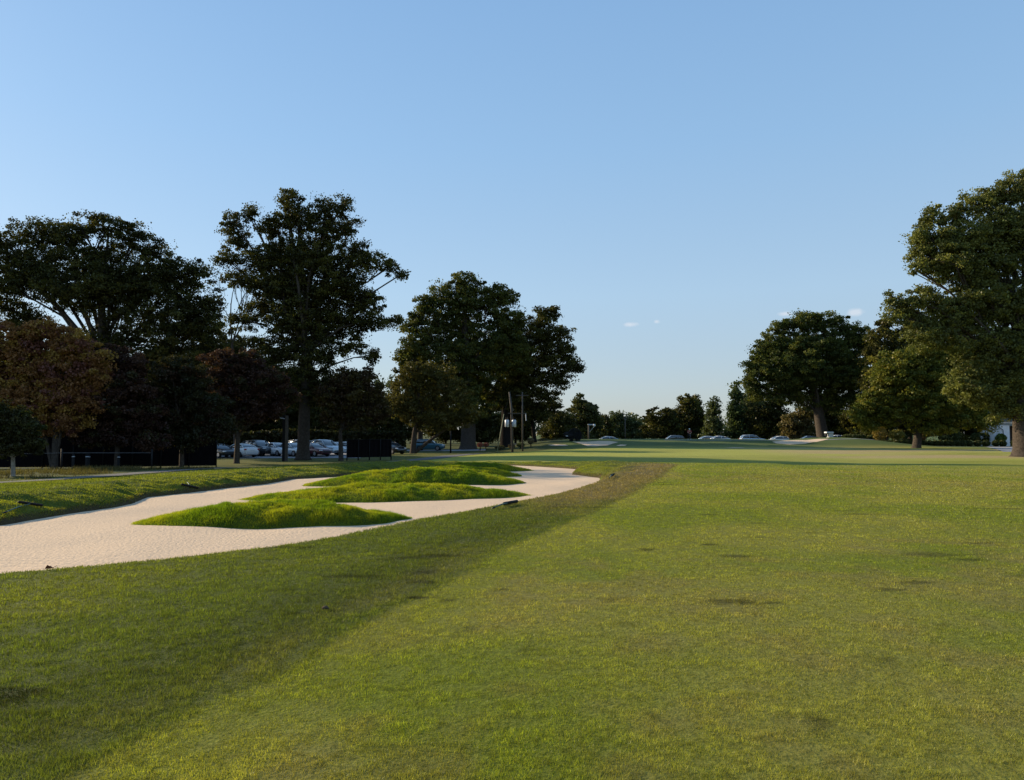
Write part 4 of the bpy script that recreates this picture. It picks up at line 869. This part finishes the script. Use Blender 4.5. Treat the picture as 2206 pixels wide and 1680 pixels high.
# clubhouse corner
def club():
    dd = 122; root_x = at(3000*S3, 1337*S3, dd); g = gh(float(root_x[0]), dd)
    root = empty('clubhouse', (float(root_x[0]), dd, g), 'white columned clubhouse porch with dark roof behind the ribbed trunk', 'building')
    X_ = lambda s: float(at(s*S3, 1300*S3, dd)[0]); Z_ = lambda s: float(at(1000, s*S3, dd)[2])
    MB().box(((X_(2984)+X_(2998))/2, dd+2, (Z_(1250)+g)/2), (X_(2998)-X_(2984), 3.5, Z_(1250)-g)).build('corner_wall', M_white, root)
    w_ = MB()
    for k in range(12): w_.box((X_(2984)+(X_(2998)-X_(2984))*(k+.5)/12, dd+.24, (Z_(1272)+Z_(1312))/2), (.06, .03, Z_(1272)-Z_(1312)))
    w_.build('siding', M_white, root)
    for s_ in (3010, 3084, 3130): MB().box((X_(s_), dd, (Z_(1276)+g)/2), (1.55 if s_ == 3010 else 1.2, .9, Z_(1276)-g), bev=.05).build('column', M_white, root)
    MB().box(((X_(2998)+X_(3200))/2, dd-.15, (Z_(1264)+Z_(1269.5))/2), (X_(3200)-X_(2998), 1.5, Z_(1264)-Z_(1269.5))).build('fascia', M_white, root)
    MB().box(((X_(2999)+X_(3199))/2, dd+.1, (Z_(1270)+Z_(1277))/2-.02), (X_(3199)-X_(2999), 1.0, Z_(1270)-Z_(1277)-.1)).build('beam', node_mat('beam_paint', base=(.30, .34, .36), rough=.6), root)
    x0, x1, z0, z1 = X_(2990), X_(3210), Z_(1263.5), Z_(1254)
    MB().add([(x0, dd-1.2, z0), (x1, dd-1.2, z0), (x1, dd+4.5, z1+1.2), (x0+1, dd+4.5, z1+1.2), (x0, dd-1.2, z0-.12), (x1, dd-1.2, z0-.12), (x1, dd+4.5, z1+1.0), (x0+1, dd+4.5, z1+1.0)], [(0, 1, 2, 3), (7, 6, 5, 4), (0, 4, 5, 1), (3, 2, 6, 7), (0, 3, 7, 4), (1, 5, 6, 2)]).build('porch_roof', M_roof, root)
    MB().box(((X_(2998)+X_(3200))/2, dd+5, (Z_(1277)+g)/2), (X_(3200)-X_(2998), .2, Z_(1277)-g)).build('back_wall', node_mat('shaded_brick', base=(.10, .07, .06), rough=.9, noise=(5, .2)), root)
    f = MB().box(((X_(3018)+X_(3076))/2, dd+4.86, Z_(1300)), (X_(3076)-X_(3018), .06, 2.6)).build('window', M_dark, root)
    MB().box(((X_(3018)+X_(3076))/2, dd+4.8, Z_(1281.5)), (X_(3076)-X_(3018)+.3, .08, .3)).build('lintel', M_white, root)
    MB().box(((X_(3012)*1.07+X_(3240)*1.07)/2, dd+9, (Z_(1240)+g)/2), ((X_(3240)-X_(3012))*1.07, 7, Z_(1240)-g)).build('main_wall', M_white, root)
    MB().box((X_(3126)*1.07, dd+9, Z_(1236)), (X_(3240)*1.07-X_(3008)*1.07, 8.4, .5), bev=.2).build('main_roof', M_roof, root)
    MB().tube([(X_(2978), dd-.6, Z_(1272)), (X_(3002), dd-.6, Z_(1290)), (X_(3003), dd-.6, Z_(1306))], [.06, .06, .06], 6).build('downpipe', M_roof, root)
club()
# small white booth left of the mound top
def booth():
    dd = 137; x, g = gp(2489, dd); root = empty('white_booth', (x, dd, g), 'small white box with flat roof right of the round oak trunk', 'booth')
    z = lambda s: at(800, s*S3, dd)[2]
    MB().box((x+.15, dd, (z(1300)+g)/2), (.8, .8, z(1300)-g), bev=.05).build('body', M_white, root)
    MB().box((x-.1, dd, z(1297.5)), (1.35, 1.1, .28), bev=.05).build('roof', M_white, root)
    MB().box((x-.62, dd+.1, z(1303)), (.3, .5, .5)).build('side_box', M_dark, root)
booth()

# bunker rakes
M_hand = node_mat('rake_handle', base=(.05, .11, .10), rough=.5, noise=(12, .15))
def rake(c, ang, tilt, hl, label, hang=0):
    c = Vector(c); root = empty('bunker_rake', c, label, 'rake', 'bunker rakes around the sand')
    u = Vector((math.cos(ang), math.sin(ang), tilt)).normalized(); v = Vector((-math.sin(ang+hang), math.cos(ang+hang), 0))
    e = c+v*hl; e.z = gh(e.x, e.y)+.05
    hd = MB(); h2 = .33
    hd.tube([c-u*h2, c-u*(h2-.02), c+u*(h2-.02), c+u*h2], [.02, .034, .034, .02], 8); hd.build('head', M_blackm, root, True)
    tt = MB(); dn = Vector((0, 0, -1))
    for k in range(16):
        p = c+u*(h2-.03)*(k/7.5-1); tt.tube([p, p+dn*.06+v*-.015], [.009, .005], 5)
    o = tt.build('teeth', M_blackm, root)
    MB().tube([c, c+(e-c)*.5+Vector((0, 0, .02)), e], [.014, .014, .014], 7).build('handle', M_hand, root, True)
    MB().tube([c+(e-c)*.9, e], [.019, .019], 7).build('grip', M_blackm, root, True)
def gpt(sx_, sy_, dz=.05):
    dd = np.linspace(6, 60, 1500); v = pdir(sx_*S3, sy_*S3); xx = v.x/v.y*dd; zr = EYE+v.z/v.y*dd; hh = ground_h(xx, dd)+dz
    sd, _ = poly_sd(xx, dd, BUNK); k = np.where((hh >= zr) & (sd > 0))[0][0]; return (float(xx[k]), float(dd[k]), float(hh[k]))
def rake_at(a, b, e, label, dz=.05):
    A = Vector(gpt(*a, dz)); B_ = Vector(gpt(*b, dz)); c = (A+B_)/2; d_ = B_-A; Ev = Vector(gpt(*e, dz))-c; L_ = min(1.8, max(.6, Ev.length))
    ang = math.atan2(d_.y, d_.x); w_ = math.atan2(-Ev.x, Ev.y) if True else 0
    rake(c, ang, d_.z/max(.05, math.hypot(d_.x, d_.y)), L_, label, w_-ang)
rake_at((56, 1506), (127, 1516), (10, 1540), 'rake lying on the grass bank at the far left')
rake_at((547, 1454), (592, 1463), (566, 1452), 'rake half sunk in the grass bank above the far side of the sand')
rake_at((1512, 1511), (1551, 1504), (1478, 1520), 'rake on the near lip beside the second grass island', .08)
rake_at((1813, 1432), (1860, 1416), (1822, 1437), 'rake on the bright grass bank at the right end of the sand', .07)
# a fallen leaf and a cone on the near turf
M_twig = node_mat('dry_leaf', base=(.16, .05, .03), rough=.8)
x, y, z = gpt(146, 1707, .02); root = empty('dry_leaf', (x, y, z), 'curled dark red leaf on the near lip of the sand', 'leaf')
MB().add([(x-.05, y, z), (x, y-.03, z+.05), (x+.06, y, z+.01), (x, y+.03, z+.03), (x, y, z)], [(0, 1, 4), (1, 2, 4), (2, 3, 4), (3, 0, 4)]).build('blade', M_twig, root)
MB().tube([(x+.05, y, z+.01), (x+.1, y, z+.04)], [.004, .003], 5).build('stem', M_twig, root)
x, y, z = gpt(976, 1827, .015); root = empty('stone', (x, y, z), 'small grey stone lying in the near rough', 'stone')
MB().tube([(x-.03, y, z), (x-.02, y, z+.01), (x+.01, y, z+.015), (x+.035, y, z+.005)], [.006, .016, .017, .006], 7).build('body', M_rock, root, True)

# ------------------------------------------------------------------ golfer
def golfer():
    dd = 119.5; x, g = gp(2068, dd); root = empty('person', (x, dd, g), 'golfer in white cap and dark red shirt bent over a putt on the green', 'person')
    M_skin = node_mat('skin', base=(.42, .24, .18), rough=.6); M_shirt = node_mat('red_shirt', base=(.22, .020, .035), rough=.85, noise=(9, .15)); M_tr = node_mat('dark_trousers', base=(.014, .014, .018), rough=.9, noise=(9, .15)); M_cap = node_mat('white_cap', base=(.82, .80, .74), rough=.7)
    Jn = {'pelvis': (0, .10, .93), 'belly': (0, .06, 1.08), 'chest': (0, -.06, 1.32), 'neck': (0, -.16, 1.47), 'head': (0, -.22, 1.60), 'crown': (0, -.23, 1.70),
          'sl': (-.20, -.08, 1.40), 'el': (-.34, -.22, 1.16), 'wl': (-.08, -.42, .98), 'hl': (-.02, -.46, .92), 'sr': (.20, -.08, 1.40), 'er': (.34, -.20, 1.17), 'wr': (.10, -.42, .95), 'hr': (.03, -.46, .87),
          'hipl': (-.12, .08, .90), 'kl': (-.19, -.04, .50), 'al': (-.20, .05, .08), 'tl': (-.23, -.16, .03), 'hipr': (.12, .08, .90), 'kr': (.19, -.04, .50), 'ar': (.20, .05, .08), 'tr': (.23, -.16, .03)}
    Rr = {'pelvis': .155, 'belly': .15, 'chest': .16, 'neck': .06, 'head': .088, 'crown': .075, 'sl': .075, 'el': .05, 'wl': .033, 'hl': .04, 'sr': .075, 'er': .05, 'wr': .033, 'hr': .04, 'hipl': .10, 'kl': .065, 'al': .045, 'tl': .04, 'hipr': .10, 'kr': .065, 'ar': .045, 'tr': .04}
    def skin(name, joints, edges, mat, grow=1.0, rootj=0, parent=root):
        me = bpy.data.meshes.new(name); me.from_pydata([Jn[j] for j in joints], [(joints.index(a), joints.index(b)) for a, b in edges], []); o = bpy.data.objects.new(name, me); COL.objects.link(o); o.parent = parent
        sk = o.modifiers.new('skin', 'SKIN'); 
        for i_, j in enumerate(joints): v = me.skin_vertices[0].data[i_]; v.radius = (Rr[j]*grow, Rr[j]*grow); v.use_root = i_ == rootj
        sk.use_smooth_shade = True
        sb = o.modifiers.new('sub', 'SUBSURF'); sb.levels = 2; sb.render_levels = 2; me.materials.append(mat); return o
    ed = [('pelvis', 'belly'), ('belly', 'chest'), ('chest', 'neck'), ('neck', 'head'), ('head', 'crown'), ('chest', 'sl'), ('sl', 'el'), ('el', 'wl'), ('wl', 'hl'), ('chest', 'sr'), ('sr', 'er'), ('er', 'wr'), ('wr', 'hr'), ('pelvis', 'hipl'), ('hipl', 'kl'), ('kl', 'al'), ('al', 'tl'), ('pelvis', 'hipr'), ('hipr', 'kr'), ('kr', 'ar'), ('ar', 'tr')]
    for s_, hx in ((-1, 'hl'), (1, 'hr')):
        h_ = Jn[hx]; w_ = Jn['wl' if s_ < 0 else 'wr']
        for k in range(5):
            nm = f'f{k}{s_}'; 
            if k < 4: a = (h_[0]-s_*.035, h_[1]-.03, h_[2]+.03-k*.024); b_ = (a[0]-s_*.035, a[1]+.02, a[2]-.004)
            else: a = (h_[0]-s_*.01, h_[1]-.045, h_[2]+.02); b_ = (a[0]-s_*.012, a[1]-.008, a[2]-.035)
            Jn[nm+'a'], Jn[nm+'b'] = a, b_; Rr[nm+'a'] = .011; Rr[nm+'b'] = .008; ed += [(hx, nm+'a'), (nm+'a', nm+'b')]
    skin('body', list(Jn), ed, M_skin)
    skin('shirt', ['belly', 'pelvis', 'chest', 'sl', 'el2l', 'sr', 'el2r'] if False else ['belly', 'chest', 'sl', 'sr', 'pelvis'], [('pelvis', 'belly'), ('belly', 'chest'), ('chest', 'sl'), ('chest', 'sr')], M_shirt, 1.16)
    for s_, e_ in (('sl', 'el'), ('sr', 'er')):
        a, b_ = np.array(Jn[s_]), np.array(Jn[e_]); MB().tube([a-(b_-a)*.1, a+(b_-a)*.4, a+(b_-a)*.85], [.088, .078, .07], 10, False).build('sleeve', M_shirt, root, True, True)
    tr_ = skin('trousers', ['pelvis', 'hipl', 'kl', 'al', 'hipr', 'kr', 'ar'], [('pelvis', 'hipl'), ('hipl', 'kl'), ('kl', 'al'), ('pelvis', 'hipr'), ('hipr', 'kr'), ('kr', 'ar')], M_tr, 1.18)
    hx = np.array(Jn['head']); mb = MB()
    mb.tube([hx+(0, .01, .03), hx+(0, .01, .08), hx+(0, .02, .14), hx+(0, .02, .165)], [.118, .122, .09, .03], 14); mb.add([(hx[0]-.08, hx[1]-.08, hx[2]+.05), (hx[0]+.08, hx[1]-.08, hx[2]+.05), (hx[0]+.06, hx[1]-.20, hx[2]+.02), (hx[0]-.06, hx[1]-.20, hx[2]+.02)], [(0, 1, 2, 3)])
    mb.build('cap', M_cap, root, True, True)
    MB().tube([hx+(0, .04, -.06), hx+(0, .05, 0), hx+(0, .04, .05)], [.07, .1, .1], 10).build('hair', M_bark, root, True, True)
    f_ = MB(); f_.tube([hx+(0, -.085, -.01), hx+(0, -.118, -.035)], [.012, .02], 6); f_.build('nose', M_skin, root, True, True)
    e_ = MB(); e_.box(hx+(-.033, -.088, .012), (.022, .012, .01)).box(hx+(.033, -.088, .012), (.022, .012, .01)); e_.build('eyes', M_dark, root, False, True)
    MB().box(hx+(0, -.085, -.06), (.045, .012, .01)).build('mouth', M_shirt, root, False, True)
    for s_ in (-1, 1): MB().tube([hx+(s_*.088, .01, -.02), hx+(s_*.096, .015, .02)], [.014, .018], 6).build('ear', M_skin, root, True, True)
    for nm in ('l', 'r'):
        a = np.array(Jn['a'+nm]); t_ = np.array(Jn['t'+nm]); MB().tube([(a[0], a[1]+.06, .045), (a[0], a[1], .05), (t_[0], t_[1], .04), (t_[0], t_[1]-.05, .03)], [.035, .05, .048, .025], 8).build('shoe', M_white, root, True, True)
    pt = empty('putter', (x, dd-.46, g), 'steel putter held by the golfer in the white cap', 'golf club')
    MB().tube([(x, dd-.46, g+.98), (x+.02, dd-.60, g+.03)], [.012, .008], 7).build('shaft', M_grey, pt, True)
    MB().tube([(x, dd-.455, g+1.02), (x+.005, dd-.49, g+.8)], [.016, .014], 7).build('grip', M_blackm, pt, True)
    MB().box((x+.06, dd-.62, g+.02), (.12, .05, .03), bev=.008).build('head', M_grey, pt)
golfer()

# ------------------------------------------------------------------ cars
def paint(name, c, metal=.3): return node_mat(name, base=c, rough=.28, metal=metal, spec=.5, coat=.6, noise=(2, .03))
M_glass = node_mat('car_glass', base=(.02, .03, .04), rough=.12, spec=1, coat=1)
M_tyre = node_mat('tyre', base=(.015, .015, .015), rough=.9); M_rim = node_mat('rim', base=(.35, .35, .37), rough=.3, metal=.8)
M_hl = node_mat('headlight_lens', base=(.65, .68, .72), rough=.15, spec=.8); M_tl = node_mat('taillight_lens', base=(.35, .02, .02), rough=.2, spec=.6)
M_trim = node_mat('trim', base=(.02, .02, .022), rough=.6)
SHAPES = {  # stations x(front +), bottom, belt, half width ; cabin x, roof z, half width
 'sedan': (4.75, 1.45, .33, [(-2.35, .42, .72, .66), (-2.28, .32, .98, .82), (-1.9, .24, 1.04, .89), (-1.0, .2, 1.0, .92), (0, .2, .97, .92), (.9, .2, .95, .92), (1.5, .22, .90, .90), (2.05, .26, .80, .85), (2.3, .32, .66, .74), (2.38, .40, .55, .62)],
           [(-1.95, 1.04, .66), (-1.15, 1.38, .58), (-.3, 1.45, .60), (.25, 1.42, .60), (1.15, .97, .70)]),
 'suv': (4.7, 1.75, .38, [(-2.3, .45, .9, .74), (-2.25, .35, 1.08, .88), (-1.8, .28, 1.12, .93), (-1, .25, 1.12, .95), (0, .25, 1.10, .95), (.9, .25, 1.08, .95), (1.5, .27, 1.05, .93), (2.05, .3, .98, .88), (2.28, .36, .8, .78), (2.36, .45, .62, .68)],
         [(-2.22, 1.10, .74), (-1.85, 1.66, .64), (-.6, 1.75, .66), (.3, 1.70, .66), (1.1, 1.08, .74)]),
 'hatch': (4.2, 1.5, .33, [(-2.05, .42, .8, .70), (-2.0, .32, 1.0, .84), (-1.6, .24, 1.04, .88), (-.8, .2, 1.02, .90), (0, .2, 1.0, .90), (.8, .2, .97, .90), (1.4, .22, .93, .88), (1.85, .28, .82, .82), (2.05, .34, .66, .72), (2.12, .42, .55, .62)],
           [(-1.98, 1.04, .68), (-1.6, 1.40, .60), (-.5, 1.5, .62), (.15, 1.46, .62), (1.05, 1.0, .70)])}
def loft(secs):
    n_ = len(secs[0]); V = [p for s_ in secs for p in s_]; Fs = []
    for i in range(len(secs)-1):
        for j in range(n_): j2 = (j+1) % n_; Fs.append((i*n_+j, i*n_+j2, (i+1)*n_+j2, (i+1)*n_+j))
    Fs.append(tuple(range(n_-1, -1, -1))); Fs.append(tuple((len(secs)-1)*n_+k for k in range(n_))); return V, Fs
def make_car(kind, pm, name, label, group):
    L_, H_, wr, st, cb = SHAPES[kind]
    root = empty(name, (0, 0, 0), label, 'car', group)
    secs = []
    for (x, zb, zt, hw) in st:
        z1 = zb+(zt-zb)*.35; z2 = zb+(zt-zb)*.8
        half = [(hw*.86, zb), (hw*.97, z1*.7+zb*.3), (hw, z1), (hw*.985, z2), (hw*.93, zt-.01), (hw*.5, zt+.03)]
        secs.append([(x, y, z) for y, z in half]+[(x, -y, z) for y, z in reversed(half)])
    MB().add(*loft(secs)).build('body', pm, root, True, True)
    # cabin glass and roof skin
    def belt(x): return float(np.interp(x, [q[0] for q in st], [q[2] for q in st]))
    def bw(x): return float(np.interp(x, [q[0] for q in st], [q[3] for q in st]))
    gs = []
    for (x, zt, hw) in cb:
        zb = min(belt(x), zt)-.06; hb = bw(x)*.93
        half = [(hb, zb), (hw+(hb-hw)*.35, zb+(zt-zb)*.7), (hw*.96, zt-.03), (hw*.5, zt)]
        gs.append([(x, y, z) for y, z in half]+[(x, -y, z) for y, z in reversed(half)])
    MB().add(*loft(gs)).build('windows', M_glass, root, True, True)
    i1 = cb[1]; i3 = cb[3]; rs = []
    for f in np.linspace(0, 1, 6):
        x = i1[0]+.05+(i3[0]-i1[0]-.1)*f; zt = float(np.interp(x, [q[0] for q in cb], [q[1] for q in cb]))+.015; hw = float(np.interp(x, [q[0] for q in cb], [q[2] for q in cb]))
        half = [(hw*1.04, zt-.07), (hw*.98, zt-.015), (hw*.5, zt+.018)]
        rs.append([(x, y, z) for y, z in half]+[(x, -y, z) for y, z in reversed(half)])
    MB().add(*loft(rs)).build('roof', pm, root, True, True)
    pl = MB()
    for s_ in (-1, 1):
        for (xa, za, ha), (xb, zb, hb) in ((cb[0], cb[1]), (cb[4], cb[3])):
            pl.tube([(xa, s_*bw(xa)*.92, belt(xa)-.03), ((xa+xb)/2, s_*(ha+hb+.18)/2, (belt(xa)+zb)/2+.02), (xb, s_*hb*1.02, zb-.03)], [.045, .04, .04], 6)
        xm = (cb[1][0]+cb[3][0])/2-.1; pl.tube([(xm, s_*bw(xm)*.93, belt(xm)-.02), (xm, s_*(cb[2][2]*1.02), cb[2][1]-.05)], [.04, .035], 6)
    pl.build('pillars', pm, root, True, True)
    for xw in (-L_*.29, L_*.30):
        for s_ in (-1, 1):
            yw = s_*(bw(xw)-.10); m = MB(); m.disc((xw, yw, wr), (0, 1, 0), wr, .22, 20); w_ = m.build('wheel', M_tyre, root, False, True)
            MB().disc((xw, yw+s_*.10, wr), (0, 1, 0), wr*.62, .035, 12).build('rim', M_rim, w_, False, True)
    for s_ in (-1, 1):
        MB().box((L_/2-.20, s_*bw(L_/2-.2)*.80, st[-3][2]-.12), (.30, .34, .13), bev=.04, rz=-s_*.35).build('headlight', M_hl, root, False, True)
        MB().box((-L_/2+.12, s_*bw(-L_/2+.15)*.86, st[1][2]-.12), (.16, .36, .16), bev=.04, rz=s_*.3).build('taillight', M_tl, root, False, True)
        MB().box((cb[4][0]-.25, s_*(bw(.9)+.08), belt(.9)+.08), (.14, .2, .13), bev=.04).build('mirror', pm, root, False, True)
    MB().box((L_/2-.04, 0, .52), (.10, 1.1, .22), bev=.03).build('grille', M_trim, root, False, True)
    MB().box((-L_/2+.03, 0, .75), (.04, .5, .12)).build('number_plate', M_hl, root, False, True)
    return root
def kids(o): return [c for c in bpy.data.objects if c.parent == o]
def copy_car(src, pm, old):
    r_ = src.copy(); COL.objects.link(r_)
    for ch in kids(src):
        c = ch.copy(); COL.objects.link(c); c.parent = r_
        if pm is not None and c.data.materials[0] == old:
            c.material_slots[0].link = 'OBJECT'; c.material_slots[0].material = pm
        for g_ in kids(ch): g2_ = g_.copy(); COL.objects.link(g2_); g2_.parent = c
    return r_
PM = {'white': paint('white_car_paint', (.68, .70, .72), 0), 'silver': paint('silver_paint', (.36, .39, .42), .6), 'black': paint('black_paint', (.012, .013, .016), .2), 'maroon': paint('maroon_paint', (.075, .012, .018), .3), 'blue': paint('teal_blue_paint', (.03, .11, .15), .3), 'grey': paint('slate_paint', (.12, .13, .15), .5), 'pale': paint('pale_blue_sheen_paint', (.45, .52, .58), .3)}  # pale blue also stands for sky reflected in the silver cars
proto = {}
def car(kind, col, sx_, dd, deg, label, group, dz=0):
    x, g = gp(sx_, dd)
    if kind not in proto: o = make_car(kind, PM[col], {'sedan': 'parked_car', 'suv': 'parked_suv', 'hatch': 'parked_hatchback'}[kind], label, group); proto[kind] = (o, PM[col])
    else: o = copy_car(proto[kind][0], PM[col], proto[kind][1]); o['label'] = label; o['group'] = group
    o.location = (x, dd, g+.03+dz); o.rotation_euler = (0, 0, R(deg)); return o
G1 = 'cars parked under the trees on the left'; G2 = 'cars parked beyond the raised green'
car('sedan', 'black', 657, 80.5, -38, 'dark car with bright hood peeping out right of the long screen', G1)
car('sedan', 'white', 722, 81.5, 140, 'white sedan showing its red tail light behind the forked street tree', G1)
car('suv', 'black', 776, 84.5, -38, 'black off-road vehicle taller than the white sedan beside it', G1)
car('hatch', 'white', 790, 90, -38, 'pale hatchback mostly hidden behind the black off-road vehicle', G1)
car('sedan', 'white', 830, 84, -38, 'whitish sedan left of the grey weathered post', G1)
car('sedan', 'pale', 878, 83, -38, 'pale sedan between the weathered post and the thick trunk', G1)
car('suv', 'grey', 905, 90, -38, 'slate off-road vehicle whose roof shows left of the thick trunk', G1)
car('sedan', 'maroon', 940, 82.5, -38, 'maroon sedan nosing out right of the thick trunk', G1)
car('suv', 'pale', 975, 85.5, -38, 'pale blue off-road vehicle with bright sloping windscreen', G1)
car('sedan', 'white', 1015, 86.5, -38, 'white sedan behind the slender reddish tree', G1)
car('hatch', 'white', 1052, 86, -38, 'white hatchback cut off by the black screen panel', G1)
car('hatch', 'black', 1170, 90, -38, 'dark hatchback whose tail shows right of the black screen panel', G1)
car('suv', 'blue', 1288, 114.5, -4, 'teal blue off-road vehicle on the pale road behind the olive tree', 'cars on the pale road')
car('sedan', 'pale', 1818, 139, 184, 'pale blue car roof left of the golfer by the low hedge', G2)
car('suv', 'grey', 2016, 141, 180, 'slate car roof just left of the golfer', G2, -.1)
car('hatch', 'pale', 2114, 141, 180, 'silver hatchback roof between the golfer and the white sedan', G2)
car('sedan', 'white', 2152, 138.5, 181, 'white sedan roof right of the golfer, over the green', G2, .05)
car('suv', 'pale', 2258, 139, 1, 'pale off-road vehicle with a long roof over the green', G2)
car('hatch', 'white', 2332, 139.5, 182, 'white hatchback roof left of the right hand bunker', G2)
car('sedan', 'black', 2424, 141, 180, 'black car above the right hand bunker', G2, .1)
car('sedan', 'white', 2516, 141, 0, 'white car roof behind the top of the right hand mound', G2, .25)
